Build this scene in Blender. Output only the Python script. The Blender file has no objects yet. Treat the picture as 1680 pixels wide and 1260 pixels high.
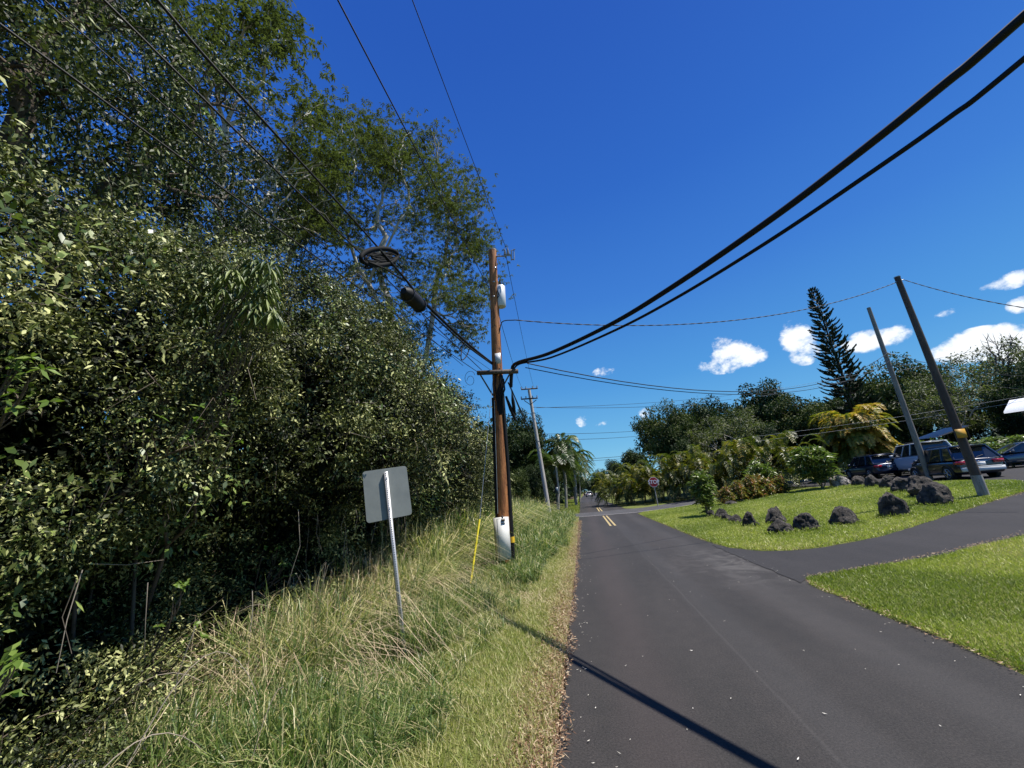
import bpy, bmesh, math, random
import numpy as np
from mathutils import Vector, Matrix
R_ = math.radians
rng = np.random.default_rng(7)
random.seed(7)
SC = bpy.context.scene
COL = SC.collection

# ------------------------------------------------------------------ camera
CAMR = np.array([[0.9805913395, 0.1290808626, 0.1475762712],
                 [0.1774161317, -0.2638120024, -0.9481174735],
                 [-0.0834514297, 0.9558981945, -0.2815927921]])
H = 1.75
cam = bpy.data.cameras.new('camera'); co = bpy.data.objects.new('camera', cam); COL.objects.link(co)
cam.sensor_width = 36; cam.lens = 631 / 1680 * 36; cam.clip_start = 0.05; cam.clip_end = 6000
M4 = Matrix.Identity(4)
for i in range(3):
    for j in range(3): M4[i][j] = CAMR[i][j]
M4.translation = (0, 0, H); co.matrix_world = M4
SC.camera = co

def ray(px, py): return CAMR @ np.array([px - 840, 630 - py, -631.])
def atY(px, py, Y):
    v = ray(px, py); return np.array([0, 0, H]) + v * (Y / v[1])
def atD(px, py, D):
    v = ray(px, py) / 631; return np.array([0, 0, H]) + v * D
def zt(x, y=0):
    x = np.asarray(x, float); t = np.clip((x - 4) / 14, 0, 1); u = np.clip((x - 18) / 7, 0, 1); return .65 * t * t * (3 - 2 * t) + .25 * u * u * (3 - 2 * u)
def lawnz(x, y):
    return zt(x) + .02

# ------------------------------------------------------------------ materials
def newmat(name):
    m = bpy.data.materials.new(name); m.use_nodes = True; nt = m.node_tree
    return m, nt, nt.nodes, nt.links, nt.nodes['Principled BSDF']
def mix(nt, fac, a, b, blend='MIX'):
    n = nt.nodes.new('ShaderNodeMix'); n.data_type = 'RGBA'; n.blend_type = blend
    for s, v in ((n.inputs[0], fac), (n.inputs[6], a), (n.inputs[7], b)):
        if hasattr(v, 'is_output'): nt.links.new(v, s)
        elif isinstance(v, (tuple, list)): s.default_value = (*v[:3], 1)
        else: s.default_value = v
    return n.outputs[2]
def noise(nt, scale, detail=4, rough=.55, coord='Object', sc=None, dist=0):
    tc = nt.nodes.new('ShaderNodeTexCoord'); n = nt.nodes.new('ShaderNodeTexNoise')
    n.inputs['Scale'].default_value = scale; n.inputs['Detail'].default_value = detail
    n.inputs['Roughness'].default_value = rough; n.inputs['Distortion'].default_value = dist
    o = tc.outputs[coord]
    if sc:
        mp = nt.nodes.new('ShaderNodeMapping'); mp.inputs['Scale'].default_value = sc
        nt.links.new(o, mp.inputs[0]); o = mp.outputs[0]
    nt.links.new(o, n.inputs['Vector']); return n.outputs['Fac']
def ramp(nt, v, a, b, c0=0., c1=1.):
    n = nt.nodes.new('ShaderNodeMapRange'); n.inputs[1].default_value = a; n.inputs[2].default_value = b
    n.inputs[3].default_value = c0; n.inputs[4].default_value = c1
    nt.links.new(v, n.inputs[0]); return n.outputs[0]
def bump(nt, bs, h, strength=.5, dist=.02):
    n = nt.nodes.new('ShaderNodeBump'); n.inputs['Strength'].default_value = strength
    n.inputs['Distance'].default_value = dist
    nt.links.new(h, n.inputs['Height']); nt.links.new(n.outputs[0], bs.inputs['Normal'])
def noisy(name, c1, c2, scale=8, rough=.8, metal=0, bmp=.3, bd=.01, sc=None, lo=.35, hi=.65, spec=.5):
    m, nt, N, L, b = newmat(name)
    f = ramp(nt, noise(nt, scale, 6, .6, sc=sc), lo, hi)
    L.new(mix(nt, f, c1, c2), b.inputs['Base Color'])
    b.inputs['Roughness'].default_value = rough; b.inputs['Metallic'].default_value = metal
    b.inputs['Specular IOR Level'].default_value = spec
    if bmp: bump(nt, b, f, bmp, bd)
    return m
def leafmat(name, cols, rough=.42, trans=.25, spec=.5, nscale=.6):
    """cols: three colours; per-leaf attribute 'v' picks between them"""
    m, nt, N, L, b = newmat(name)
    at = N.new('ShaderNodeAttribute'); at.attribute_name = 'v'
    cr = N.new('ShaderNodeValToRGB'); L.new(at.outputs['Fac'], cr.inputs[0])
    e = cr.color_ramp.elements; e[0].position = 0; e[0].color = (*cols[0], 1); e[1].position = 1; e[1].color = (*cols[-1], 1)
    for i, c in enumerate(cols[1:-1]):
        q = e.new((i + 1) / (len(cols) - 1)); q.color = (*c, 1)
    base = cr.outputs[0]
    L.new(base, b.inputs['Base Color']); b.inputs['Roughness'].default_value = rough
    b.inputs['Specular IOR Level'].default_value = spec
    tr = N.new('ShaderNodeBsdfTranslucent'); ms = N.new('ShaderNodeMixShader'); ms.inputs[0].default_value = trans
    tc = mix(nt, 1., base, (1.0, 1.25, .5), 'MULTIPLY')
    L.new(tc, tr.inputs[0]); L.new(b.outputs[0], ms.inputs[1]); L.new(tr.outputs[0], ms.inputs[2])
    L.new(ms.outputs[0], N['Material Output'].inputs[0]); return m
def flat(name, c, rough=.5, metal=0, spec=.5, coat=0):
    m, nt, N, L, b = newmat(name)
    f = noise(nt, 14, 5)
    L.new(mix(nt, f, tuple(x * .86 for x in c), tuple(min(1, x * 1.12) for x in c)), b.inputs['Base Color'])
    b.inputs['Roughness'].default_value = rough; b.inputs['Metallic'].default_value = metal
    b.inputs['Specular IOR Level'].default_value = spec; b.inputs['Coat Weight'].default_value = coat
    return m

# ------------------------------------------------------------------ mesh accumulation
class Acc:
    def __init__(s): s.V = []; s.F = []; s.A = []; s.n = 0
    def add(s, V, F, a=None):
        V = np.asarray(V, float).reshape(-1, 3); F = np.asarray(F, int)
        s.V.append(V); s.F.append(F + s.n); s.n += len(V)
        s.A.append(np.full(len(V), .5) if a is None else np.broadcast_to(np.asarray(a, float), (len(V),)))
    def build(s, name, mat, parent=None, smooth=False, loc=None):
        me = bpy.data.meshes.new(name)
        V = np.concatenate(s.V)
        if loc is not None: V = V - np.asarray(loc)
        me.vertices.add(len(V)); me.vertices.foreach_set('co', V.astype(np.float32).ravel())
        tot = np.concatenate([np.full(len(f), f.shape[1]) for f in s.F]); li = np.concatenate([f.ravel() for f in s.F])
        me.loops.add(len(li)); me.loops.foreach_set('vertex_index', li.astype(np.int32))
        me.polygons.add(len(tot)); st = np.concatenate([[0], np.cumsum(tot)[:-1]])
        me.polygons.foreach_set('loop_start', st.astype(np.int32))
        if smooth: me.polygons.foreach_set('use_smooth', np.ones(len(tot), bool))
        me.update(calc_edges=True)
        at = me.attributes.new('v', 'FLOAT', 'POINT'); at.data.foreach_set('value', np.concatenate(s.A).astype(np.float32))
        me.materials.append(mat)
        o = bpy.data.objects.new(name, me); COL.objects.link(o)
        if parent is not None: o.parent = parent
        if loc is not None: o.location = loc
        return o
    def tube(s, pts, r, n=6, a=None, cap=True):
        P = np.asarray(pts, float); k = len(P); r = np.broadcast_to(np.asarray(r, float), (k,))
        T = np.gradient(P, axis=0); T /= np.linalg.norm(T, axis=1)[:, None] + 1e-9
        ref = np.array([0, 0, 1.]) if abs(T[0][2]) < .9 else np.array([1., 0, 0])
        U = np.cross(T, ref); U /= np.linalg.norm(U, axis=1)[:, None] + 1e-9; W = np.cross(T, U)
        an = np.linspace(0, 2 * np.pi, n, endpoint=False)
        V = P[:, None] + r[:, None, None] * (np.cos(an)[None, :, None] * U[:, None] + np.sin(an)[None, :, None] * W[:, None])
        i = np.arange(k - 1)[:, None] * n; j = np.arange(n)[None]; j2 = (j + 1) % n
        F = np.stack([i + j, i + j2, i + n + j2, i + n + j], -1).reshape(-1, 4)
        s.add(V.reshape(-1, 3), F, a)
        if cap:
            b = s.n - k * n
            for q in (0, k - 1):
                ring = V[q]; c = P[q]
                idx = np.arange(n); F3 = np.stack([np.full(n, n), idx, (idx + 1) % n], -1)
                s.add(np.vstack([ring, c]), F3, a)
        return s
    def box(s, c, d, rot=None, a=None, taper=1.):
        c = np.asarray(c, float); d = np.asarray(d, float) / 2
        V = np.array([[x, y, z] for z in (-1, 1) for y in (-1, 1) for x in (-1, 1)], float)
        V[4:, :2] *= taper
        V = V * d
        if rot is not None: V = V @ np.array(rot).T
        F = [[0, 2, 3, 1], [4, 5, 7, 6], [0, 1, 5, 4], [2, 6, 7, 3], [0, 4, 6, 2], [1, 3, 7, 5]]
        s.add(V + c, F, a); return s
    def leaves(s, P, D, L, W, N=None, droop=.15, a=None, mid=.45):
        P = np.asarray(P, float); n = len(P)
        D = D / (np.linalg.norm(D, axis=1)[:, None] + 1e-9)
        if N is None: N = rng.normal(size=(n, 3)) * .6 + [0, 0, 1]
        S = np.cross(D, N); S /= np.linalg.norm(S, axis=1)[:, None] + 1e-9
        U = np.cross(S, D)
        L = np.broadcast_to(np.asarray(L, float), (n,))[:, None]; W = np.broadcast_to(np.asarray(W, float), (n,))[:, None]
        M = P + D * L * mid + U * L * .03
        tip = P + D * L - np.array([0, 0, 1.]) * L * droop
        V = np.stack([P, M + S * W / 2 - U * W * .12, tip, M - S * W / 2 - U * W * .12], 1).reshape(-1, 3)
        b = np.arange(n)[:, None] * 4
        F = np.concatenate([b + [0, 1, 2], b + [0, 2, 3]], 0)
        if a is None: a = rng.random(n)
        s.add(V, F, np.repeat(np.broadcast_to(a, (n,)), 4))
    def blades(s, P, h, w, lean=.35, a=None, seg=1):
        """grass blades; seg 1 = one triangle, 2 = bent blade"""
        P = np.asarray(P, float); n = len(P)
        an = rng.random(n) * 2 * np.pi; S = np.stack([np.cos(an), np.sin(an), np.zeros(n)], 1)
        an2 = rng.random(n) * 2 * np.pi; Ld = np.stack([np.cos(an2), np.sin(an2), np.zeros(n)], 1)
        h = np.broadcast_to(np.asarray(h, float), (n,))[:, None]; w = np.broadcast_to(np.asarray(w, float), (n,))[:, None]
        ln = rng.random(n)[:, None] * lean * 2
        if a is None: a = rng.random(n)
        a = np.broadcast_to(a, (n,))
        if seg == 1:
            V = np.stack([P - S * w / 2, P + S * w / 2, P + [0, 0, 1] * h + Ld * h * ln], 1).reshape(-1, 3)
            s.add(V, np.arange(n * 3).reshape(n, 3), np.repeat(a, 3))
        else:
            m1 = P + [0, 0, 1] * h * .45 + Ld * h * ln * .25; m2 = P + [0, 0, 1] * h * (.85 - ln * .25) + Ld * h * ln * .8
            t = P + [0, 0, 1] * h * (1 - ln * .75) + Ld * h * ln * 1.5
            V = np.stack([P - S * w / 2, P + S * w / 2, m1 - S * w / 2, m1 + S * w / 2, m2 - S * w * .35, m2 + S * w * .35, t], 1).reshape(-1, 3)
            b = np.arange(n)[:, None] * 7
            s.add(V, np.concatenate([b + [0, 1, 3, 2], b + [2, 3, 5, 4]], 0), np.repeat(a, 7))
            s.F.append(b + [4, 5, 6] + s.n - n * 7)

def tag(o, label, cat, group=None):
    o['label'] = label; o['category'] = cat
    if group: o['group'] = group
    return o
def stru(o): o['kind'] = 'structure'; return o
def stuff(o, label, cat): o['kind'] = 'stuff'; return tag(o, label, cat)
def thing(name, loc, label, cat, group=None, rz=0):
    o = bpy.data.objects.new(name, None); COL.objects.link(o); o.location = loc; o.rotation_euler = (0, 0, rz)
    o.empty_display_size = .3
    return tag(o, label, cat, group)
def copytree(r, loc, rz=0, sc=(1, 1, 1)):
    c = r.copy(); COL.objects.link(c); c.location = loc; c.rotation_euler = (0, 0, rz); c.scale = sc
    for k in list(r.children):
        d = k.copy(); COL.objects.link(d); d.parent = c
        for g in list(k.children):
            e = g.copy(); COL.objects.link(e); e.parent = d
    return c

def vnoise(x, y, seed=0, f=1.):
    """cheap smooth noise -1..1"""
    r = np.random.default_rng(seed); v = 0
    for i in range(5):
        a = r.random() * 6.28; k = f * (.6 + 1.5 * r.random()); v = v + np.sin((x * np.cos(a) + y * np.sin(a)) * k + r.random() * 6.28)
    return v / 2.6

# ------------------------------------------------------------------ sky and sun
SUN_AZ, SUN_EL = R_(2), R_(64)
sd = Vector((math.cos(SUN_AZ) * math.cos(SUN_EL), math.sin(SUN_AZ) * math.cos(SUN_EL), math.sin(SUN_EL)))
sl = bpy.data.lights.new('sun', 'SUN'); sl.energy = 5.0; sl.angle = R_(.5); sl.color = (1, .95, .87)
so = bpy.data.objects.new('sun', sl); COL.objects.link(so); so.rotation_euler = sd.to_track_quat('Z', 'Y').to_euler(); so.location = (10, 5, 30)
w = bpy.data.worlds.new('World'); SC.world = w; w.use_nodes = True
nt = w.node_tree; N = nt.nodes; L = nt.links; bg = N['Background']
sky = N.new('ShaderNodeTexSky'); sky.sky_type = 'NISHITA'; sky.sun_disc = False; sky.sun_elevation = SUN_EL
sky.sun_rotation = R_(88); sky.air_density = 1.0; sky.dust_density = .2; sky.ozone_density = 5.0; sky.altitude = 300
hs = N.new('ShaderNodeHueSaturation'); hs.inputs['Hue'].default_value = .513; hs.inputs['Saturation'].default_value = 1.27; hs.inputs['Value'].default_value = 1.2
L.new(sky.outputs[0], hs.inputs['Color'])
tcw = N.new('ShaderNodeTexCoord')
sep = N.new('ShaderNodeSeparateXYZ'); L.new(tcw.outputs['Generated'], sep.inputs[0])
# clouds: small cumulus at fixed compass directions
nz = N.new('ShaderNodeTexNoise'); nz.inputs['Scale'].default_value = 17; nz.inputs['Detail'].default_value = 7; nz.inputs['Roughness'].default_value = .62
mpn = N.new('ShaderNodeMapping'); mpn.inputs['Scale'].default_value = (1, 1, 1.25); L.new(tcw.outputs['Generated'], mpn.inputs[0]); L.new(mpn.outputs[0], nz.inputs['Vector'])
def math_(op, a, b=None):
    n = N.new('ShaderNodeMath'); n.operation = op
    for i, v in enumerate((a, b)):
        if v is None: continue
        if hasattr(v, 'is_output'): L.new(v, n.inputs[i])
        else: n.inputs[i].default_value = v
    return n.outputs[0]
clouds = [(1200, 585, .078, .036, 1.), (1185, 572, .03, .03, .6), (1312, 560, .036, .05, 1.1), (1435, 557, .052, .024, .85), (1600, 566, .052, .028, 1.), (1670, 562, .036, .036, 1.), (1660, 460, .035, .014, .7),
          (1678, 500, .018, .014, .8), (990, 610, .03, .014, .45), (958, 690, .022, .018, .75), (1060, 686, .03, .025, .7), (1548, 517, .02, .01, .6), (985, 697, .03, .012, .4)]
tot = None
for px, py, wx, wz, st in clouds:
    wx *= 1.08; wz *= 1.1
    v = ray(px, py); v = v / np.linalg.norm(v)
    sb = N.new('ShaderNodeVectorMath'); sb.operation = 'SUBTRACT'; L.new(tcw.outputs['Generated'], sb.inputs[0]); sb.inputs[1].default_value = v
    h = np.array([v[1], -v[0], 0]); h /= np.linalg.norm(h); u = np.cross(h, v)
    acc = None
    for ax, sz in ((h, wx), (u, wz)):
        d = N.new('ShaderNodeVectorMath'); d.operation = 'DOT_PRODUCT'; L.new(sb.outputs[0], d.inputs[0]); d.inputs[1].default_value = ax / sz
        q = math_('MULTIPLY', d.outputs['Value'], d.outputs['Value']); acc = q if acc is None else math_('ADD', acc, q)
    front = math_('MULTIPLY', math_('MAXIMUM', math_('SUBTRACT', 1., acc), 0), st)
    tot = front if tot is None else math_('MAXIMUM', tot, front)
nn = math_('MULTIPLY', math_('SUBTRACT', nz.outputs['Fac'], .5), 3.2)
dens = math_('ADD', tot, nn)
dens = math_('MULTIPLY', dens, math_('MINIMUM', math_('MULTIPLY', tot, 6.), 1.))
mr = N.new('ShaderNodeMapRange'); mr.interpolation_type = 'SMOOTHSTEP'; mr.inputs[1].default_value = .12; mr.inputs[2].default_value = .75; mr.inputs[3].default_value = 0; mr.inputs[4].default_value = .95
L.new(dens, mr.inputs[0])
gr = N.new('ShaderNodeValToRGB'); L.new(sep.outputs['Z'], gr.inputs[0]); el = gr.color_ramp.elements
GC = [(0, (.26, .62, .82)), (.10, (.16, .49, .79)), (.25, (.085, .34, .74)), (.45, (.05, .215, .67)), (.65, (.03, .145, .58)), (.85, (.022, .105, .50)), (1, (.018, .09, .45))]
el[0].position = 0; el[0].color = (*GC[0][1], 1); el[1].position = 1; el[1].color = (*GC[-1][1], 1)
for p_, c_ in GC[1:-1]: e_ = el.new(p_); e_.color = (*c_, 1)
gs = N.new('ShaderNodeVectorMath'); gs.operation = 'SCALE'; L.new(gr.outputs[0], gs.inputs[0]); gs.inputs['Scale'].default_value = 8.6
skyb = mix(nt, .85, hs.outputs[0], gs.outputs[0])
skyc = mix(nt, mr.outputs[0], skyb, (9.4, 9.7, 10.0))
L.new(skyc, bg.inputs[0]); bg.inputs[1].default_value = .078
SC.view_settings.view_transform = 'Standard'; SC.view_settings.look = 'None'; SC.view_settings.gamma = 1; SC.view_settings.exposure = 0.58
SC.cycles.max_bounces = 5; SC.cycles.diffuse_bounces = 2; SC.cycles.transparent_max_bounces = 4

# ------------------------------------------------------------------ ground, roads
ROAD = [(-.43, -14), (3.38, -14), (3.38, 7.6), (3.55, 8.02), (3.6, 11.5), (3.45, 12.6), (3.39, 14), (3.3, 27.5), (3.9, 29.3), (3.9, 34.9), (3.3, 36.5), (3.1, 60), (3.6, 100), (5.2, 160), (12, 300), (2, 300), (-.6, 160), (-1.2, 100), (-.75, 50), (-.6, 34.4), (-.6, 29.4), (-.5, 18), (-.44, 10)]
CROSS = [(-30, 28.6), (-1.5, 29.35), (3.35, 29.5), (8.4, 31.9), (14.5, 37.5), (24, 46), (24, 54), (15, 47), (9.5, 39), (4.6, 35.2), (-.6, 34.2), (-30, 33.4)]
DRIVE = [(3.3, 7.7), (3.55, 8.02), (4.5, 8.38), (6.3, 8.95), (8.5, 9.87), (14, 12.2), (22, 14.4), (22, 21), (18.2, 18.8), (14, 15.7), (10, 13.36), (7.06, 11.54), (5.4, 10.85), (4.6, 10.74), (4.0, 10.95), (3.62, 11.6), (3.3, 12.4)]
PARK = [(16.4, 17.9), (18.0, 20.6), (18.4, 24), (17.3, 28.6), (16.3, 31.5), (18, 44), (60, 50), (60, 8), (21, 13.5), (18.5, 16)]
def inpoly(x, y, poly):
    x = np.asarray(x); y = np.asarray(y); c = np.zeros(x.shape, bool); n = len(poly)
    for i in range(n):
        x1, y1 = poly[i]; x2, y2 = poly[(i + 1) % n]
        if y1 == y2: continue
        k = ((y1 > y) != (y2 > y)) & (x < (x2 - x1) * (y - y1) / (y2 - y1) + x1); c ^= k
    return c
def paved(x, y): return inpoly(x, y, ROAD) | inpoly(x, y, CROSS) | inpoly(x, y, DRIVE) | inpoly(x, y, PARK)

gx = np.unique(np.concatenate([np.linspace(-1500, -60, 14), np.linspace(-60, -8, 27), np.arange(-8, 22, .2), np.linspace(22, 70, 49), np.linspace(70, 1500, 14)]).round(3))
gy = np.unique(np.concatenate([np.linspace(-300, -10, 12), np.linspace(-10, 0, 11), np.arange(0, 38, .2), np.linspace(38, 110, 60), np.linspace(110, 2500, 20)]).round(3))
GX, GY = np.meshgrid(gx, gy, indexing='ij')
pv = paved(GX, GY).astype(float)
k = pv.copy()
for _ in range(2):
    k[1:-1, 1:-1] = (k[1:-1, 1:-1] * 2 + k[:-2, 1:-1] + k[2:, 1:-1] + k[1:-1, :-2] + k[1:-1, 2:]) / 6
GZ = zt(GX) + .03 - .12 * k + .012 * vnoise(GX, GY, 3, 2.2) * (1 - k)
far = np.clip((np.hypot(GX, GY) - 110) / 400, 0, 1); GZ -= far * .5
# bank on the left rises slightly under the thicket
GZ += np.clip((-2.0 - GX) / 2.5, 0, 1) * .12 + .05 * np.clip((-2.2 - GX), 0, 1) * vnoise(GX, GY, 9, 2.)
def groundz(x, y):
    return zt(x) + .03 + np.clip((-2.0 - x) / 2.5, 0, 1) * .12 + .05 * np.clip((-2.2 - x), 0, 1) * vnoise(x, y, 9, 2.) + .012 * vnoise(x, y, 3, 2.2)
a = Acc(); nx, ny = GX.shape
ii = (np.arange(nx - 1)[:, None] * ny + np.arange(ny - 1)[None])
a.add(np.stack([GX, GY, GZ], -1).reshape(-1, 3), np.stack([ii, ii + ny, ii + ny + 1, ii + 1], -1).reshape(-1, 4))
m, nt, N, L, b = newmat('lawn_ground')
f1 = ramp(nt, noise(nt, .9, 5, .6), .38, .62); f2 = ramp(nt, noise(nt, 9, 6, .7), .35, .65); f3 = ramp(nt, noise(nt, 60, 4, .7), .3, .7)
c = mix(nt, f1, (.12, .16, .035), (.2, .21, .06)); c = mix(nt, ramp(nt, f2, .4, 1, 0, .6), c, (.22, .19, .085)); c = mix(nt, f3, mix(nt, 1., c, (.45, .5, .4), 'MULTIPLY'), c)
# dry soil and litter beside the road and under the thicket
tc = N.new('ShaderNodeTexCoord'); sx = N.new('ShaderNodeSeparateXYZ'); L.new(tc.outputs['Object'], sx.inputs[0])
fx = ramp(nt, sx.outputs[0], -.95, -.55); 
fx2 = ramp(nt, sx.outputs[0], .4, 1.4, 1, 0); n1 = N.new('ShaderNodeMath'); n1.operation = 'MULTIPLY'; L.new(fx, n1.inputs[0]); L.new(fx2, n1.inputs[1])
c = mix(nt, n1.outputs[0], c, mix(nt, f3, (.10, .06, .035), (.27, .18, .11)))
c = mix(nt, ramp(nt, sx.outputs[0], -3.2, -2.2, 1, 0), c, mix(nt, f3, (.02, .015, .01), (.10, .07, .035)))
L.new(c, b.inputs['Base Color']); b.inputs['Roughness'].default_value = .95; b.inputs['Specular IOR Level'].default_value = .15
bump(nt, b, f3, .6, .02)
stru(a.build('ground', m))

def sheet(name, poly, mat, dz):
    bm = bmesh.new(); vs = [bm.verts.new((x, y, 0)) for x, y in poly]; bm.faces.new(vs)
    xs = sorted(set([p[0] for p in poly]))
    for x in np.arange(3, 26, .5):
        g = bm.verts[:] + bm.edges[:] + bm.faces[:]
        bmesh.ops.bisect_plane(bm, geom=g, plane_co=(x + .013, 0, 0), plane_no=(1, 0, 0))
    for y in np.arange(-10, 60, 4):
        g = bm.verts[:] + bm.edges[:] + bm.faces[:]
        bmesh.ops.bisect_plane(bm, geom=g, plane_co=(0, y + .017, 0), plane_no=(0, 1, 0))
    bmesh.ops.triangulate(bm, faces=bm.faces[:])
    for v in bm.verts: v.co.z = float(zt(v.co.x)) + dz - float(np.clip((math.hypot(v.co.x, v.co.y) - 110) / 400, 0, 1)) * .45
    for f in bm.faces:
        if f.normal.z < 0: f.normal_flip()
    me = bpy.data.meshes.new(name); bm.to_mesh(me); bm.free(); me.materials.append(mat)
    o = bpy.data.objects.new(name, me); COL.objects.link(o); return stru(o)
def ragged(poly, amp=.035, step=.25, ylim=45):
    out = []
    for i in range(len(poly)):
        p = np.array(poly[i], float); q = np.array(poly[(i + 1) % len(poly)], float); d = q - p; n = int(np.linalg.norm(d) / step)
        if n > 1 and n < 400 and max(abs(p[1]), abs(q[1])) < ylim:
            nrm = np.array([d[1], -d[0]]) / np.linalg.norm(d)
            for k in range(n):
                t = k / n; out.append(tuple(p + d * t + nrm * random.uniform(-amp, amp) * (k > 0)))
        else: out.append(tuple(p))
    return out
def asphalt(name, c1, c2, streak=True, speck=.5):
    m, nt, N, L, b = newmat(name)
    big = ramp(nt, noise(nt, .7, 4, .6, sc=(1.6, .35, 1)), .35, .65)
    med = ramp(nt, noise(nt, 5, 5, .7), .3, .7); fine = noise(nt, 60, 5, .85); f = ramp(nt, fine, .38, .66)
    c = mix(nt, big, c1, c2)
    c = mix(nt, 1., c, mix(nt, med, (.86, .86, .86), (1.12, 1.1, 1.08)), 'MULTIPLY')
    c = mix(nt, 1., c, mix(nt, f, (.45, .45, .46), (1.6, 1.57, 1.54)), 'MULTIPLY')
    sp = ramp(nt, noise(nt, 170, 2, .5), .70, .76); c = mix(nt, ramp(nt, sp, 0, 1, 0, speck), c, (.3, .28, .26))
    if streak:
        tc = N.new('ShaderNodeTexCoord'); sx = N.new('ShaderNodeSeparateXYZ'); L.new(tc.outputs['Object'], sx.inputs[0])
        wob = noise(nt, .5, 2, .5); wn = N.new('ShaderNodeMath'); wn.operation = 'MULTIPLY_ADD'; L.new(wob, wn.inputs[0]); wn.inputs[1].default_value = .16; L.new(sx.outputs[0], wn.inputs[2])
        def band(x, wd, inner=0):
            s1 = N.new('ShaderNodeMath'); s1.operation = 'SUBTRACT'; L.new(wn.outputs[0], s1.inputs[0]); s1.inputs[1].default_value = x
            s2 = N.new('ShaderNodeMath'); s2.operation = 'ABSOLUTE'; L.new(s1.outputs[0], s2.inputs[0])
            return ramp(nt, s2.outputs[0], inner, wd, 1, 0)
        c = mix(nt, ramp(nt, band(1.42, .022), 0, 1, 0, .12), c, (.125, .12, .115))
        c = mix(nt, ramp(nt, band(1.62, .3, .1), 0, 1, 0, .1), c, (.085, .085, .088))
        c = mix(nt, ramp(nt, band(2.75, .35, .1), 0, 1, 0, .12), c, (.092, .088, .086))
        c = mix(nt, ramp(nt, band(.4, .4, .1), 0, 1, 0, .25), c, (.06, .045, .043))
        # pale wear where the driveway meets the road
        v1 = N.new('ShaderNodeVectorMath'); v1.operation = 'DISTANCE'; mp = N.new('ShaderNodeMapping'); L.new(tc.outputs['Object'], mp.inputs[0])
        mp.inputs['Scale'].default_value = (1, .55, 0); L.new(mp.outputs[0], v1.inputs[0]); v1.inputs[1].default_value = (3.1, 5.4, 0)
        wr = ramp(nt, v1.outputs['Value'], .3, 1.7, 1, 0); w2 = N.new('ShaderNodeMath'); w2.operation = 'MULTIPLY'; L.new(wr, w2.inputs[0]); L.new(ramp(nt, noise(nt, 1.6, 6, .7, dist=1.2), .45, .7), w2.inputs[1])
        c = mix(nt, ramp(nt, w2.outputs[0], 0, 1, 0, .5), c, (.15, .14, .13))
    L.new(c, b.inputs['Base Color']); b.inputs['Roughness'].default_value = .82; b.inputs['Specular IOR Level'].default_value = .35
    bump(nt, b, fine, .55, .006); return m
M_road = asphalt('road_asphalt', (.034, .031, .0295), (.024, .0225, .0215))
M_cross = asphalt('cross_asphalt', (.07, .07, .073), (.055, .055, .058), False)
M_drive = asphalt('drive_asphalt', (.026, .0245, .025), (.019, .018, .0185), False, .2)
sheet('road', ragged(ROAD), M_road, 0)
sheet('cross_road', ragged(CROSS, .03), M_cross, .004)
sheet('driveway', ragged(DRIVE, .03), M_drive, .008)
sheet('parking_lot', PARK, M_drive, .012)
M_yel = noisy('yellow_paint', (.5, .37, .14), (.3, .24, .12), 30, .6, bmp=.1)
M_wht = noisy('white_paint', (.5, .48, .46), (.28, .27, .26), 12, .7, bmp=.1)
a = Acc()
for x in (1.02, 1.24):
    a.add([(x, 20.6, .006), (x + .1, 20.6, .006), (x + .1, 28.6, .006), (x, 28.6, .006)], [[0, 1, 2, 3]])
    a.add([(x - .02, 34.6, .01), (x + .08, 34.6, .01), (x + .1, 42, .01), (x, 42, .01)], [[0, 1, 2, 3]])
stru(a.build('centre_line', M_yel))
a = Acc(); pl = [(-1.4, 29.42), (3.35, 29.55), (5.6, 30.55), (8.3, 31.95)]
for p, q in zip(pl[:-1], pl[1:]):
    P = [(p[0], p[1]), (q[0], q[1]), (q[0], q[1] + .16), (p[0], p[1] + .16)]
    a.add([(x, y, float(zt(x)) + .0095) for x, y in P], [[0, 1, 2, 3]])
stru(a.build('edge_line', M_wht))

# ------------------------------------------------------------------ grass
M_lawn = leafmat('lawn_blades', [(.13, .17, .03), (.29, .33, .06), (.47, .47, .13), (.5, .40, .22)], .5, .34)
M_verge = leafmat('verge_blades', [(.12, .18, .03), (.27, .31, .07), (.46, .42, .18), (.58, .48, .29)], .55, .3)
M_tall = leafmat('tall_grass', [(.035, .08, .018), (.10, .16, .04), (.30, .34, .11), (.60, .51, .29)], .42, .3)
M_dry = leafmat('dry_litter', [(.10, .045, .022), (.24, .13, .07), (.42, .29, .17), (.56, .45, .31)], .8, .1)
def scatter(n, x0, x1, y0, y1, dens=None):
    x = rng.uniform(x0, x1, n); y = rng.uniform(y0, y1, n); k = ~paved(x, y)
    if dens is not None: k &= rng.random(n) < dens(x, y)
    return x[k], y[k]
def grass(name, lab, x, y, h, wd, mat, lean, av, seg=1):
    a = Acc(); a.blades(np.stack([x, y, groundz(x, y) - .01], 1), h, wd, lean, av, seg); return stuff(a.build(name, mat), lab, 'grass')
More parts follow.
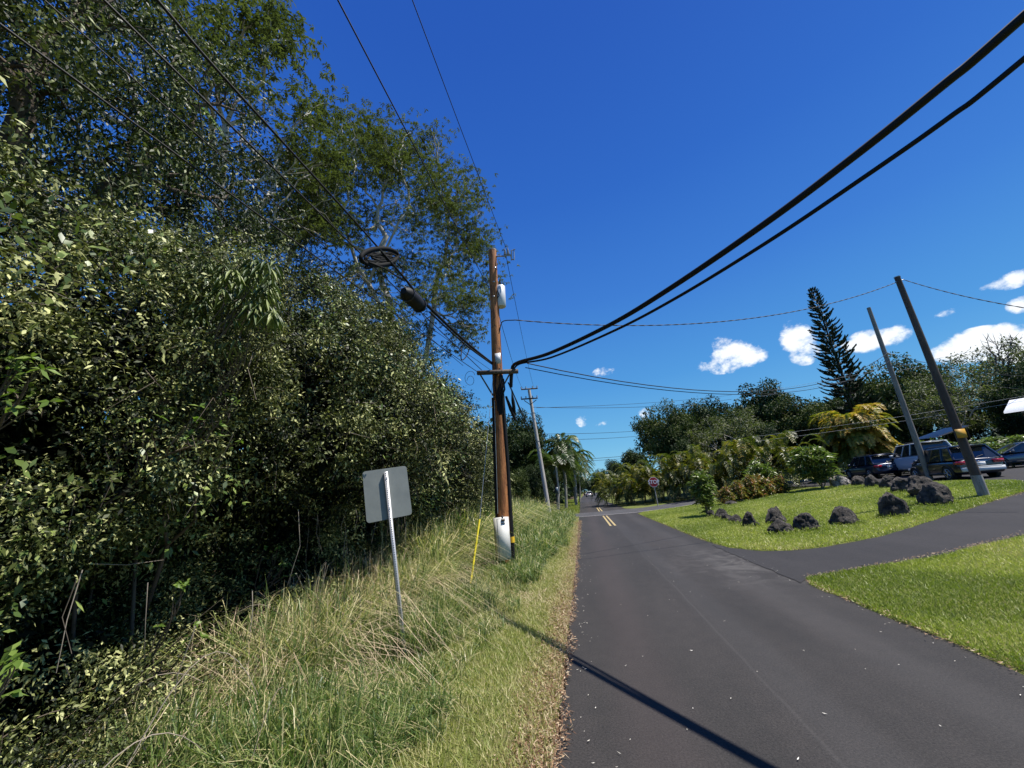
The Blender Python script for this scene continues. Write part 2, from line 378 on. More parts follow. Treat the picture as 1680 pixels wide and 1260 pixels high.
# right corner lawn (in front of driveway)
def frustum(x, y, z=0.):
    c = np.stack([x, y, np.full_like(x, z) - H], 1) @ CAMR
    u = 840 + 631 * c[:, 0] / -c[:, 2]; v = 630 - 631 * c[:, 1] / -c[:, 2]
    return (c[:, 2] < 0) & (u > -60) & (u < 1760) & (v < 1330)
x, y = scatter(420000, 3.3, 14, 3.2, 12.5); k = frustum(x, y) & (rng.random(len(x)) < np.clip(6.5 / y, .2, 1)); x, y = x[k], y[k]
k = ~(inpoly(x, y, [(3.3, 12.5)] + DRIVE[8:]) ) & (y < 8.6 + (x - 4) * .4 + 0.5); x, y = x[k], y[k]
dry = np.clip(.5 + .9 * vnoise(x, y, 21, 1.5) - .35 * np.clip(1.6 - (x - 3.4), 0, 1), .0, .9)
av = np.clip(rng.random(len(x)) * .5 + dry * .62 - .1, 0, 1)
grass('corner_lawn_grass', 'short green lawn grass with drier patches at the corner between road and driveway', x, y, rng.uniform(.02, .055, len(x)), .006 + .0012 * y, M_lawn, .7, av)
# island lawn
x, y = scatter(420000, 3.3, 18.8, 10.6, 31)
k = (y < 29.3 + np.clip(x - 4, 0, 20) * .5) & frustum(x, y) & (rng.random(len(x)) < np.clip(15 / y, .3, 1)); x, y = x[k], y[k]
av = np.clip(rng.random(len(x)) * .55 + .12 + .2 * vnoise(x, y, 5, .9) - .0, 0, 1)
grass('island_lawn_grass', 'bright green mown grass on the sloping lawn around the lava rocks', x, y, rng.uniform(.03, .07, len(x)), .012 + .001 * y, M_lawn, .7, av)
# beyond the cross road, left
x, y = scatter(60000, -4.5, -.4, 34.2, 90)
grass('far_verge_grass', 'bright green grass strip beside the far road below the palms', x, y, rng.uniform(.05, .2, len(x)), .03, M_lawn, .5, rng.random(len(x)) * .5)
# left verge
x, y = scatter(520000, -4.4, -.3, 1.2, 29.2); k = frustum(x, y) & (rng.random(len(x)) < np.clip(6 / y, .12, 1)); x, y = x[k], y[k]
edge = np.clip((x + .85 + .12 * vnoise(x, y, 4, 3)) / .55, 0, 1) * np.clip((y + 4) / 10, .5, 1)
patch = np.clip(.5 + .6 * vnoise(x, y, 13, 1.4), 0, 1)
av = np.clip(rng.random(len(x)) * .6 + .16 + patch * .2 + edge * .45, 0, 1)
grass('verge_grass', 'short yellowing grass on the verge left of the road', x, y, rng.uniform(.025, .075, len(x)) * (1 - .5 * edge), .006 + .0012 * y, M_verge, .75, av)
# dry litter on the road edge
x = rng.normal(-.56, .13, 40000); y = 1.5 + 24 * rng.random(40000) ** 1.6; k = (x < -.36 + .04 * vnoise(x, y, 2, 6)) ; x, y = x[k], y[k]
a = Acc(); P = np.stack([x, y, np.full(len(x), .02) + rng.random(len(x)) * .03], 1); D = rng.normal(size=P.shape) * [1, 1, .25]
a.leaves(P, D, rng.uniform(.02, .06, len(x)), rng.uniform(.004, .012, len(x)), droop=0, a=rng.random(len(x)) ** 1.2)
stuff(a.build('dry_litter', M_dry), 'brown dead grass and needle litter along the left road edge', 'litter')
# loose leaves on the asphalt
a = Acc(); pts = []
for _ in range(85):
    pts.append((rng.uniform(-.35, 3.3), 2.6 + 16 * rng.random() ** 1.4))
pts += [(3.3 + rng.normal() * .08, y) for y in rng.uniform(4, 12, 26)] + [(-.3 + abs(rng.normal()) * .12, y) for y in rng.uniform(2.5, 12, 60)]
P = np.array([(x, y, .012) for x, y in pts]); D = rng.normal(size=P.shape) * [1, 1, .04]
a.leaves(P, D, rng.uniform(.01, .04, len(P)), rng.uniform(.004, .011, len(P)), N=np.tile([0, 0, 1.], (len(P), 1)) + rng.normal(size=P.shape) * .15, droop=-.1, a=rng.uniform(.7, 1, len(P)))
M_chip = leafmat('pale_chip', [(.45, .38, .25), (.6, .55, .45), (.75, .72, .64)], .7, .1)
stuff(a.build('fallen_leaves', M_chip), 'small pale dry leaves scattered over the asphalt', 'leaves')
# drying edge scraps of lawn
x = rng.uniform(0, 1, 9000); 
segs = [((3.42, 7.75), (3.4, -2)), ((3.55, 8.05), (14, 12.1)), ((4.7, 10.72), (14, 15.6)), ((3.42, 13.2), (3.36, 28))]
a = Acc(); Ps = []
for p, q in segs:
    t = rng.random(1500); p = np.array(p); q = np.array(q); d = q - p; nrm = np.array([d[1], -d[0]]) / np.linalg.norm(d)
    xy = p + d * t[:, None] + nrm * rng.normal(0, .05, (1500, 1)); Ps.append(np.column_stack([xy, zt(xy[:, 0]) + .018 + rng.random(1500) * .02]))
P = np.concatenate(Ps); a.leaves(P, rng.normal(size=P.shape) * [1, 1, .25], rng.uniform(.02, .05, len(P)), rng.uniform(.006, .014, len(P)), droop=0, a=rng.uniform(.2, 1, len(P)))
stuff(a.build('lawn_edge_litter', M_dry), 'thin line of dry grass clippings where lawn meets asphalt', 'litter')

# tall grass clumps on the left
a = Acc()
def clump(cx, cy, rad, n, h0, h1, wd, lean=.5, dead=.15):
    dead = min(1, dead * 1.6)
    if dead < .9 and abs(cy - 4.2) < .75 and -2.75 < cx < -1.9: h0 *= .3; h1 *= .3
    r = rad * np.sqrt(rng.random(n)); t = rng.random(n) * 6.283; x = cx + r * np.cos(t); y = cy + r * np.sin(t); k = ~paved(x, y); x, y = x[k], y[k]
    if not len(x): return
    av = np.where(rng.random(len(x)) < dead, rng.uniform(.8, 1, len(x)), rng.random(len(x)) * .66)
    a.blades(np.stack([x, y, groundz(x, y) - .02], 1), rng.uniform(h0, h1, len(x)), wd, lean, av, 2)
for _ in range(150): clump(rng.uniform(-3.3, -1.95), rng.uniform(2.6, 6.9), .24, 150, .2, .62, .008, .45, .14)
for _ in range(34): clump(rng.uniform(-2.45, -1.45), rng.uniform(2.0, 3.9), .13, 110, .12, .42, .007, .5, .1)
for _ in range(60): clump(rng.uniform(-2.1, -1.3), rng.uniform(3.2, 9.0), .1, 45, .08, .3, .008, .6, .2)
for _ in range(60): clump(rng.uniform(-3.0, -1.9), rng.uniform(6.3, 10.5), .28, 110, .15, .42, .011, .45, .28)
for _ in range(90): clump(rng.uniform(-4.1, -3.0), rng.uniform(6.3, 10.5), .28, 110, .4, 1.0, .011, .45, .3)
for _ in range(90): clump(rng.uniform(-2.5, -1.4), rng.uniform(8.6, 14), .3, 130, .2, .55, .012, .5, .1)
for _ in range(60): clump(rng.uniform(-4.4, -3.1), rng.uniform(7.5, 12), .3, 90, .7, 1.6, .016, .45, .35)
for _ in range(200):
    y_ = rng.uniform(11, 28.6); clump(rng.uniform(-3.6, -1.15 - .25 * (y_ < 14)), y_, .45, 110, .25, .8, .022, .5, .12)
for _ in range(120):
    y_ = rng.uniform(9.5, 26); clump(rng.uniform(-5.0, -2.9), y_, .4, 110, .8, 1.9, .024, .45, .3)
for _ in range(70): clump(rng.uniform(-3.7, -2.75), rng.uniform(3.6, 7.6), .2, 55, .45, 1.15, .009, .45, .3)
stuff(a.build('tall_grass', M_tall), 'long unmown green guinea grass along the foot of the thicket', 'tall grass')
a = Acc()
for _ in range(55): clump(rng.uniform(-4.0, -2.9), rng.uniform(3.0, 10.2), .2, 45, .2, .75, .007, .8, 1.)
for _ in range(75): clump(rng.uniform(-4.3, -3.45), rng.uniform(5.2, 10.5), .22, 40, .3, 1.25, .009, .9, 1.)
for _ in range(40): clump(rng.uniform(-3.6, -2.4), rng.uniform(2.0, 4.5), .22, 60, .04, .3, .006, 1.2, 1.)
for _ in range(26): clump(rng.uniform(-2.6, -1.1), rng.uniform(6, 9.7), .3, 60, .05, .16, .008, 1.1, 1.)
for _ in range(60): clump(rng.uniform(-3.9, -2.9), rng.uniform(3.6, 8.0), .2, 40, .3, 1.0, .007, .9, 1.)
stuff(a.build('dead_grass', M_dry), 'straw coloured dead grass tangled at the thicket edge', 'dead grass')

# ------------------------------------------------------------------ thicket on the left
M_thick = leafmat('thicket_leaf', [(.006, .010, .003), (.02, .03, .008), (.10, .12, .03), (.48, .49, .21)], .5, .06, .22)  # shade and sunlit glints are in these colours, near-black to pale cream
M_bright = leafmat('bright_leaf', [(.08, .14, .02), (.14, .22, .04), (.22, .30, .07)], .38, .3, .6)
M_twig = leafmat('twig_bark', [(.05, .04, .03), (.16, .13, .10), (.36, .31, .25)], .8, 0, .2)
TY = [-3, 0, 2, 3, 4.6, 7, 9.7, 13, 16, 22]
TH = [4.1, 4.2, 4.5, 4.8, 5.4, 6.0, 5.9, 4.4, 2.6, 2.0]
def surf(y, t):
    """front surface of thicket: t 0..1 bottom to crest, 1..1.6 back over the top"""
    Ht = np.interp(y, TY, TH); zz = np.where(t < 1, t * Ht, Ht + (t - 1) * 1.5)
    over = .75 * np.exp(-((zz - 3.3) / 1.2) ** 2)
    under = 1.35 * np.exp(-((zz - 1.25) / .75) ** 2) * np.clip(1.2 - np.abs(y - 4.6) / 3.6, .1, 1)
    x = -3.5 + over * .8 - under - np.clip(zz / Ht - .75, 0, 1) * 3.0 - np.clip(t - 1, 0, 1) * 5
    x = x + .4 * vnoise(y * 1.0, zz, 31, 1.3) + .18 * vnoise(y, zz, 32, 3.5) + np.clip(.6 - zz, 0, .6) * .8 - np.clip(y - 10, 0, 10) * .08
    return x, zz
a = Acc()
def thick(n, y0, y1, t0, t1, depth, per, size, rad, vlo, vhi, acc):
    y = y0 + (y1 - y0) * rng.random(n); t = rng.uniform(t0, t1, n)
    x, z = surf(y, t); x = x - depth - rng.random(n) * .35; z = z + rng.normal(0, .12, n)
    r = rng.uniform(*rad, n)
    if depth < .5:
        hole = vnoise(y * 1.0, z * 1.0, 51, 2.6) + .6 * vnoise(y, z, 52, 6.) ; x = np.where(hole > .55, x - 1.0, x); x = x + .25 * np.clip(-hole, -1, 1)
    # skip random holes
    C = np.repeat(np.stack([x, y, z], 1), per, 0); rr = np.repeat(r, per)
    d = rng.normal(size=C.shape); d /= np.linalg.norm(d, axis=1)[:, None]
    P = C + d * (rr * rng.uniform(.35, 1.0, len(C)))[:, None] * [1, 1, .8]
    P[:, 2] = np.maximum(P[:, 2], .05)
    D = d * .5 + rng.normal(size=C.shape) * .6 + [0.1, 0, -.15]
    cl = np.repeat(rng.uniform(.55, 1.5, n), per); L_ = rng.uniform(.6, 1.3, len(C)) * size * cl
    v = np.clip(np.repeat(rng.uniform(vlo, vhi, n), per) + rng.normal(0, .2 if vhi > .3 else .03, len(C)), 0, 1)
    Nn = rng.normal(size=C.shape) * .8 + [.3, -.15, .8]
    acc.leaves(P, D, L_, L_ * rng.uniform(.3, .5, len(C)), N=Nn, droop=.15, a=v)
thick(1050, -1.2, 4, .0, 1.02, .0, 130, .036, (.12, .36), .2, 1.0, a)
thick(1050, 3.2, 8, .0, 1.02, .0, 115, .046, (.14, .42), .15, .9, a)
thick(700, 8, 19, .0, 1.0, .0, 130, .065, (.2, .55), .15, .85, a)
thick(650, -1.2, 12, .85, 1.5, .0, 130, .05, (.2, .5), .2, .9, a)
thick(1300, -3, 20, .0, .95, .85, 60, .10, (.35, .6), .0, .08, a)  # this and the next two layers: near-black leaves paint the inner shade
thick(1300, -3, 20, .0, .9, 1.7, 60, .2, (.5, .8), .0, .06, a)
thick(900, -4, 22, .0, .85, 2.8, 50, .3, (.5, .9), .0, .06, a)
thick(520, -.5, 7, -.02, .12, -.15, 90, .024, (.08, .24), .1, .75, a)
# shoots sticking out of the surface, in patches of different species
def shoots(n, y0, y1, t0, t1, l0, l1, ll, wl, acc, tw, vlo=.3, vhi=1., npl=26):
    y = rng.uniform(y0, y1, n); t = rng.uniform(t0, t1, n); x, z = surf(y, t)
    for i in range(n):
        p = np.array([x[i] - .25, y[i], z[i]]); d = np.array([.55, -.1, .75]) + rng.normal(size=3) * .45; d /= np.linalg.norm(d); l = rng.uniform(l0, l1)
        s_ = np.linspace(0, 1, 6)[:, None]; P = p + d * l * s_ - np.array([0, 0, 1]) * l * .45 * s_ ** 2; tw.tube(P, np.linspace(.006, .002, 6), 3, rng.random() * .6, False)
        u = rng.uniform(.2, 1, npl); X = np.stack([np.interp(u, s_[:, 0], P[:, j]) for j in range(3)], 1); sc = rng.uniform(.7, 1.3)
        acc.leaves(X, rng.normal(size=X.shape) * .7 + d * .5 + [0, 0, -.1], ll * sc * rng.uniform(.7, 1.2, npl), wl * sc, N=rng.normal(size=X.shape) * .4 + [.3, -.2, .85], droop=.2, a=np.clip(rng.uniform(vlo, vhi) + rng.normal(0, .12, npl), 0, 1))
tw_ = Acc()
shoots(300, -1, 9, .35, 1.15, .4, .9, .06, .024, a, tw_)
shoots(160, 6, 14, .3, 1.2, .5, 1.3, .09, .03, a, tw_, npl=34)
shoots(110, 1, 12, .95, 1.3, .7, 1.5, .08, .03, a, tw_, npl=40)
shoots(60, 0, 6, .05, .5, .3, .6, .05, .02, a, tw_)
bv = Acc(); n_ = 420; y = rng.uniform(-.8, 12, n_); t_ = rng.uniform(.3, 1.05, n_); x, z = surf(y, t_); hv = vnoise(y, z, 71, 1.7); k = hv > .12
for xx, yy, zz_ in zip(x[k], y[k], z[k]):
    m_ = 22; P = np.array([xx + .05, yy, zz_]) + rng.normal(size=(m_, 3)) * [.1, .2, .16]; bv.leaves(P, rng.normal(size=P.shape) * .6 + [.4, 0, -.4], rng.uniform(.05, .1, m_), rng.uniform(.025, .045, m_), N=rng.normal(size=P.shape) * .35 + [.6, -.3, .7], droop=.15)
M_vb = leafmat('glossy_vine_leaf', [(.03, .06, .012), (.09, .14, .028), (.24, .30, .08)], .4, .12, .4)
stuff(bv.build('climbing_vine', M_vb), 'patches of larger glossy green vine leaves draped over the thicket', 'vine')
stuff(tw_.build('thicket_shoots', M_twig), 'thin curved shoots sticking out of the thicket surface', 'twigs')
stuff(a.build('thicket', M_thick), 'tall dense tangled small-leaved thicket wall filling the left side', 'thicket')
# twigs, dangling stems in the thicket
a = Acc()
n = 600
y = rng.uniform(-1, 16, n); t = rng.uniform(.05, 1.1, n); x, z = surf(y, t)
for i in range(n):
    p = np.array([x[i] + rng.uniform(-.35, .22), y[i], z[i]]); d = rng.normal(size=3) * [.5, .8, .7] + [.2, 0, .1 if rng.random() < .6 else -.8]; d /= np.linalg.norm(d)
    l = rng.uniform(.2, .6); q = p + d * l * .5 + rng.normal(size=3) * .05; e = p + d * l + rng.normal(size=3) * .09 + [0, 0, -.1 * l]
    a.tube([p, q, e], [.004, .003, .0015], 3, rng.random(), False)
for i in range(30):
    yy = rng.uniform(.3, 12); xx = -3.5 + rng.normal() * .3; z0 = rng.uniform(.6, 2.2); l = rng.uniform(.3, .9)
    a.tube([(xx, yy, z0), (xx + rng.normal() * .04, yy + rng.normal() * .04, z0 - l / 2), (xx + rng.normal() * .08, yy + rng.normal() * .08, z0 - l)], [.004, .003, .002], 3, rng.uniform(.3, 1), False)
for i in range(22):
    yy = rng.uniform(.8, 10); p = np.array([rng.uniform(-3.9, -2.7), yy, .1]); d = rng.normal(size=3) * [.6, 1, .1] + [.1, 0, .0]; d /= np.linalg.norm(d); l = rng.uniform(.5, 1.6); hh = rng.uniform(.1, .8)
    tt = np.linspace(0, 1, 12)[:, None]; a.tube(p + d * l * tt + [0, 0, 1] * (hh * np.sin(tt * 2.6)), np.linspace(.006, .002, 12), 3, rng.uniform(.6, 1), False)
for i in range(9):   # thicker stems inside
    yy = rng.uniform(0, 16); xx = rng.uniform(-5.3, -4.2); lean = rng.normal(size=2) * .5
    a.tube([(xx, yy, 0), (xx + lean[0] * .3, yy + lean[1] * .3, 1.5), (xx + lean[0], yy + lean[1], 4)], [.022, .018, .01], 5, rng.random() * .5, False)
stuff(a.build('thicket_twigs', M_twig), 'thin pale dead twigs and hanging stems through the left thicket', 'twigs')

# ------------------------------------------------------------------ trees
M_bark = noisy('pale_bark', (.52, .49, .43), (.3, .27, .23), 5, .85, bmp=.5, bd=.02, sc=(1, 1, .4))
M_bark2 = noisy('dark_bark', (.13, .10, .075), (.06, .045, .035), 6, .9, bmp=.5, bd=.02)
def grow(start, T, r0, acc, n0=None, lvl=0, frac=.42, pw=.5, sides=6, kmax=3):
    n = len(T); n0 = n0 or n
    r = max(r0 * (n / n0) ** pw, r0 * .05)
    if n <= 1 or lvl > 9:
        for t_ in T:
            mid = (start + t_) / 2 + rng.normal(size=3) * np.linalg.norm(t_ - start) * .07
            acc.tube([start, mid, t_], [r, r * .7, r * .35], 4, rng.random(), False)
        return
    c = T.mean(0); k = min(n, kmax if rng.random() < .45 else 2)
    d = T - start; d = d / (np.linalg.norm(d, axis=1)[:, None] + 1e-6)
    idx = [rng.integers(n)]
    for _ in range(k - 1): idx.append(int(np.argmin(np.max(d @ d[idx].T, axis=1))))
    cen = d[idx]
    for _ in range(4):
        lab = np.argmax(d @ cen.T, axis=1)
        for j in range(k):
            if (lab == j).any(): cen[j] = d[lab == j].mean(0)
    if len(set(lab)) == 1: lab = np.arange(n) % 2
    for j in set(lab.tolist()):
        G = T[lab == j]; gc = G.mean(0); L_ = np.linalg.norm(gc - start)
        f = frac * rng.uniform(.8, 1.2)
        node = start + (gc - start) * f + rng.normal(size=3) * L_ * .05 - np.array([0, 0, 1]) * L_ * .03
        rg = max(r0 * (len(G) / n0) ** pw, r0 * .05)
        mid = (start + node) / 2 + rng.normal(size=3) * L_ * .035
        acc.tube([start, mid, node], [min(r, rg * 1.25), rg * 1.05, rg], sides if lvl < 3 else 4, rng.random(), False)
        grow(node, G, r0, acc, n0, lvl + 1, frac, pw, sides, kmax)
def ellips(n, c, r, shell=.55, zlo=-1):
    out = []
    while len(out) < n:
        p = rng.normal(size=3); p /= np.linalg.norm(p); p *= rng.uniform(shell, 1)
        if p[2] > zlo: out.append(np.array(c) + p * r)
    return np.array(out)
def feather(acc, T, rad, per, ll, wl, v0=.2, v1=.9, flatz=.13):
    """flat star-like sprays of slender leaflets"""
    C = np.repeat(T, per, 0); ang = rng.random(len(C)) * 6.283; rr = np.sqrt(rng.random(len(C))) * np.repeat(rng.uniform(.6, 1.2, len(T)), per) * rad
    d = np.stack([np.cos(ang), np.sin(ang), np.zeros(len(C))], 1)
    P = C + d * rr[:, None] + np.stack([np.zeros(len(C))] * 2 + [rng.normal(0, flatz * rad, len(C)) - rr * .3], 1)
    D = d * .7 + rng.normal(size=C.shape) * [.7, .7, .35]
    v = np.clip(np.repeat(rng.uniform(v0, v1, len(T)), per) + rng.normal(0, .12, len(C)), 0, 1)
    acc.leaves(P, D, rng.uniform(.7, 1.3, len(C)) * ll, rng.uniform(.7, 1.3, len(C)) * wl, droop=.3, a=v)
def puffs(acc, T, rad, per, ll, wl, v0=.1, v1=.9, fz=.8):
    C = np.repeat(T, per, 0); d = rng.normal(size=C.shape); d /= np.linalg.norm(d, axis=1)[:, None]
    R = np.repeat(rng.uniform(.6, 1.25, len(T)), per) * rad * rng.uniform(.45, 1, len(C))
    P = C + d * R[:, None] * [1, 1, fz]; D = d * .7 + rng.normal(size=C.shape) * .6
    v = np.clip(np.repeat(rng.uniform(v0, v1, len(T)), per) + rng.normal(0, .15, len(C)), 0, 1)
    acc.leaves(P, D, rng.uniform(.7, 1.3, len(C)) * ll, rng.uniform(.7, 1.3, len(C)) * wl, N=rng.normal(size=C.shape) * .6 + d * .6 + [0, 0, .5], droop=.2, a=v)

M_alb = leafmat('feathery_leaf', [(.045, .058, .025), (.09, .105, .042), (.17, .185, .075)], .55, .3, .3)
def albizia(base, fork, T, r0, label, per=42, rad=.55, ll=.17, wl=.07, extra=0):
    base = np.array(base, float); t = thing('albizia_tree', base, label, 'tree')
    tk = Acc(); f = np.array(fork, float)
    tk.tube([base, base * .5 + f * .5 + rng.normal(size=3) * .15, f], [r0 * 1.4, r0 * 1.15, r0], 10, .5)
    grow(f, T, r0, tk, kmax=3, frac=.4, pw=.52)
    tk.build('trunk', M_bark, t, True, None).location = -base
    cr = Acc()
    near = T[rng.integers(len(T), size=int(len(T) * per / 26))]; near = near + rng.normal(size=near.shape) * [rad, rad, rad * .16]
    stars(cr, np.vstack([T, near]), 10, ll, wl)
    if 0:
        T2 = T[rng.integers(len(T), size=extra)] + rng.normal(size=(extra, 3)) * [.9, .9, .5]; feather(cr, T2, rad, per // 2, ll, wl)
    cr.build('crown', M_alb, t, False, None).location = -base
    return t
def stars(acc, T, nl, ll, wl, v0=.2, v1=.9):
    C = np.repeat(T, nl, 0); an = rng.random(len(C)) * 6.283; D = np.stack([np.cos(an), np.sin(an), rng.uniform(-.75, .1, len(C))], 1)
    v = np.clip(np.repeat(rng.uniform(v0, v1, len(T)), nl) + rng.normal(0, .12, len(C)), 0, 1)
    acc.leaves(C + rng.normal(size=C.shape) * .03, D, rng.uniform(.7, 1.2, len(C)) * ll, wl, N=D * .4 + [0, 0, 1] + rng.normal(size=C.shape) * .25, droop=.3, a=v, mid=.55)
def pads(npad, per, c, r, pr, ph=.18, zlo=-.25):
    out = []
    while len(out) < npad:
        p = rng.normal(size=3); p /= np.linalg.norm(p)
        if p[2] < zlo: continue
        p = p * [1, 1, 1] * rng.uniform(.72, 1.) ; out.append(np.array(c) + p * r)
    T = []
    for q in out:
        s_ = rng.uniform(.6, 1.2) * pr
        for _ in range(per):
            a_ = rng.random() * 6.283; rr = np.sqrt(rng.random()) * s_; T.append(q + [np.cos(a_) * rr, np.sin(a_) * rr, rng.normal() * ph - .25 * rr * rr / s_])
    return np.array(T)
def umbrella(n, c, r, thick=.22):
    """terminals in a dome layer + drooping skirt"""
    th = rng.random(n) * 6.283; q = np.sqrt(rng.random(n)); z = np.sqrt(np.clip(1 - q ** 2, 0, 1))
    P = np.stack([q * np.cos(th), q * np.sin(th), z - rng.random(n) * thick * 2 - .1], 1)
    return np.array(c) + P * r
T = pads(125, 7, (-9.0, 17, 14.2), (5.7, 5.3, 9.6), 1.0, .1, -.1)
T = np.vstack([T, pads(26, 6, (-6.3, 16, 10.0), (2.9, 3, 3.2), .8)])
albizia((-8.8, 17, 0), (-8.4, 17, 7.2), T, .26, 'broad albizia with pale limbs and a domed feathery crown nearest the tall pole', 230, .5, .15, .044)
T = pads(54, 7, (-10.4, 8.0, 13.6), (3.8, 4.6, 6.2), .95, .12)
albizia((-10.8, 8.5, 0), (-10.2, 8.5, 7.4), T, .24, 'tall albizia reaching out over the top left corner of the view', 190, .5, .17, .05)
T = pads(26, 7, (-14.5, 14, 13.5), (6, 6, 5.5), 1.1)
albizia((-15, 14, 0), (-14.6, 14, 8), T, .26, 'albizia with bare forked pale limbs standing behind the thicket', 150, .5, .18, .06)

M_vine = leafmat('vine_leaf', [(.008, .014, .005), (.025, .038, .011), (.08, .10, .03), (.28, .31, .13)], .5, .1, .2)
# dense vine-hung tree upper left
def leafy_tree(name, base, T, r0, fork, label, rad, per, ll, wl, leaf, bark=None, extra=None, group=None):
    base = np.array(base, float); t = thing(name, base, label, 'tree', group); tk = Acc(); f = np.array(fork, float)
    tk.tube([base, (base + f) / 2 + rng.normal(size=3) * .1, f], [r0 * 1.3, r0 * 1.1, r0], 8, .5); grow(f, T, r0, tk)
    tk.build('trunk', bark or M_bark2, t, True).location = -base
    cr = Acc(); puffs(cr, T, rad, per, ll, wl)
    if extra: extra(cr)
    cr.build('crown', leaf, t).location = -base
    return t
def hang(cr):
    # hanging leafy curtains
    for _ in range(130):
        p = np.array([rng.uniform(-8.2, -5.6), rng.uniform(1.6, 7.4), rng.uniform(6.5, 10.5)]); l = rng.uniform(.8, 2.2); n = int(l * 90)
        P = p + np.stack([rng.normal(0, .12, n), rng.normal(0, .12, n), -rng.random(n) * l], 1)
        cr.leaves(P, rng.normal(size=(n, 3)) * .5 + [0, 0, -.7], rng.uniform(.05, .12, n), .035, droop=.1, a=np.clip(rng.normal(.5, .25, n), 0, 1))
T = ellips(170, (-7.4, 3.8, 9.2), (1.9, 3.6, 2.9), .35)
leafy_tree('vine_draped_tree', (-7.6, 4, 0), T, .2, (-7.5, 4, 5.6), 'dark tall tree hung with curtains of vines above the thicket at far left', .5, 170, .085, .035, M_vine, None, hang)
T = ellips(90, (-6.6, 1.0, 8.6), (1.6, 2.0, 2.6), .3)
leafy_tree('dense_dark_tree', (-7.2, .8, 0), T, .16, (-7, .8, 5.6), 'dark leafy tree cut off by the left edge above the thicket', .5, 170, .085, .035, M_vine)
# fern-like fronds hanging from the vine tree
def frond(acc, base, d, L_, nl, lw, ll, droop=.5, v=.5, up=.2, twist=.35, vv=.2):
    base = np.array(base, float); d = np.array(d, float); d[2] = 0; d /= np.linalg.norm(d) + 1e-9; k = 9; s = np.linspace(0, 1, k)
    P = base + np.outer(s, d) * L_ * (1 - .12 * droop) + np.outer(up * L_ * np.sin(s * 1.9) - droop * L_ * s ** 2.2, [0, 0, 1])
    acc.tube(P, np.linspace(.012, .003, k) * (L_ ** .5), 3, min(1, v + .3), False)
    t = np.linspace(.12, 1, nl); X = np.array([np.interp(t, s, P[:, i]) for i in range(3)]).T
    Tn = np.gradient(X, axis=0); Tn /= np.linalg.norm(Tn, axis=1)[:, None]
    S = np.cross(Tn, [0, 0, 1]); S /= np.linalg.norm(S, axis=1)[:, None] + 1e-9; U = np.cross(S, Tn)
    le = ll * np.sin(np.pi * (.1 + .82 * t)) ** .7
    for sg in (-1, 1):
        D = S * sg + Tn * .65 + U * twist + rng.normal(size=S.shape) * .08
        acc.leaves(X, D, le, lw, N=U + rng.normal(size=S.shape) * .15, droop=.28, a=np.clip(v + rng.normal(0, vv, nl), 0, 1), mid=.4)
M_fern = leafmat('fern_frond', [(.06, .10, .025), (.12, .18, .05), (.2, .27, .09)], .5, .35)
def fernthing(lst, lb):
    a = Acc()
    for px, py, Y in lst:
        p = atY(px, py, Y); frond(a, p, (1, .3 + rng.normal() * .5, 0), rng.uniform(.9, 1.4), 26, .035, .2, .9, rng.uniform(.5, .9), .05)
    tag(a.build('fern', M_fern), lb, 'fern')
fernthing([(250, 250, 5), (262, 280, 5.2), (240, 230, 5), (275, 300, 5.2), (225, 215, 4.9), (255, 262, 5.1)], 'pale drooping fern fronds on the right side of the vine hung tree')
fernthing([(290, 165, 5.4), (300, 180, 5.4), (296, 172, 5.3)], 'short fern fronds above the larger hanging fern beside the vine hung tree')
# schefflera with drooping fingers, larger-leaved saplings in front of thicket
M_sch = leafmat('finger_leaf', [(.03, .055, .015), (.08, .12, .03), (.26, .3, .1)], .45, .12, .35)
def umbrella_plant(name, base, heads, label, fl=.3, nf=9, mat=None, cat='shrub', wd=.05, cup=.9):
    base = np.array(base, float); t = thing(name, base, label, cat); st = Acc(); lf = Acc()
    H_ = np.array(heads, float); grow(base, H_, .03, st, pw=.5, sides=5); st.build('trunk', M_bark2, t).location = -base
    for h in H_:
        an = np.linspace(0, 6.283, nf, endpoint=False) + rng.random(); D = np.stack([np.cos(an), np.sin(an), np.full(nf, -cup)], 1)
        lf.leaves(np.tile(h, (nf, 1)) + rng.normal(size=(nf, 3)) * .015, D, fl * rng.uniform(.8, 1.15, nf), wd, N=np.stack([np.cos(an), np.sin(an), np.full(nf, 1.4)], 1), droop=.2, a=rng.random(nf), mid=.55)
    lf.build('crown', mat or M_sch, t).location = -base; return t
hd = [atY(rng.uniform(300, 450), rng.uniform(425, 520), rng.uniform(2.7, 3.3)) for _ in range(80)] + [atY(rng.uniform(290, 400), rng.uniform(545, 570), 2.9) for _ in range(9)]
umbrella_plant('umbrella_tree', (-5.3, 3.9, 0), hd, 'umbrella tree with long glossy drooping finger leaves halfway up the thicket', .19, 10, None, 'tree', .026, 1.2)
def sapling(boxes, Y, label, n, ll, base, mat=M_bright):
    b_ = np.array(base, float); t = thing('broadleaf_sapling', b_, label, 'sapling'); st = Acc(); lf = Acc(); T = []
    for x0, y0, x1, y1 in boxes:
        T += [atY(rng.uniform(x0, x1), rng.uniform(y0, y1), Y + rng.normal() * .12) for _ in range(n)]
    T = np.array(T); b_ = np.array([T[:, 0].mean() - .5, T[:, 1].mean() + .1, T[:, 2].min() - .45]); t.location = b_; grow(b_, T, .012, st, pw=.3, sides=4); st.build('trunk', M_bark2, t).location = -b_
    C = np.repeat(T, 5, 0); D = rng.normal(size=C.shape) * [1, 1, .5] + [.3, -.2, 0]
    lf.leaves(C, D, ll * .72 * rng.uniform(.6, 1.2, len(C)), ll * .33, N=rng.normal(size=C.shape) * .4 + [.4, -.5, .8], droop=.2); lf.build('crown', mat, t).location = -b_
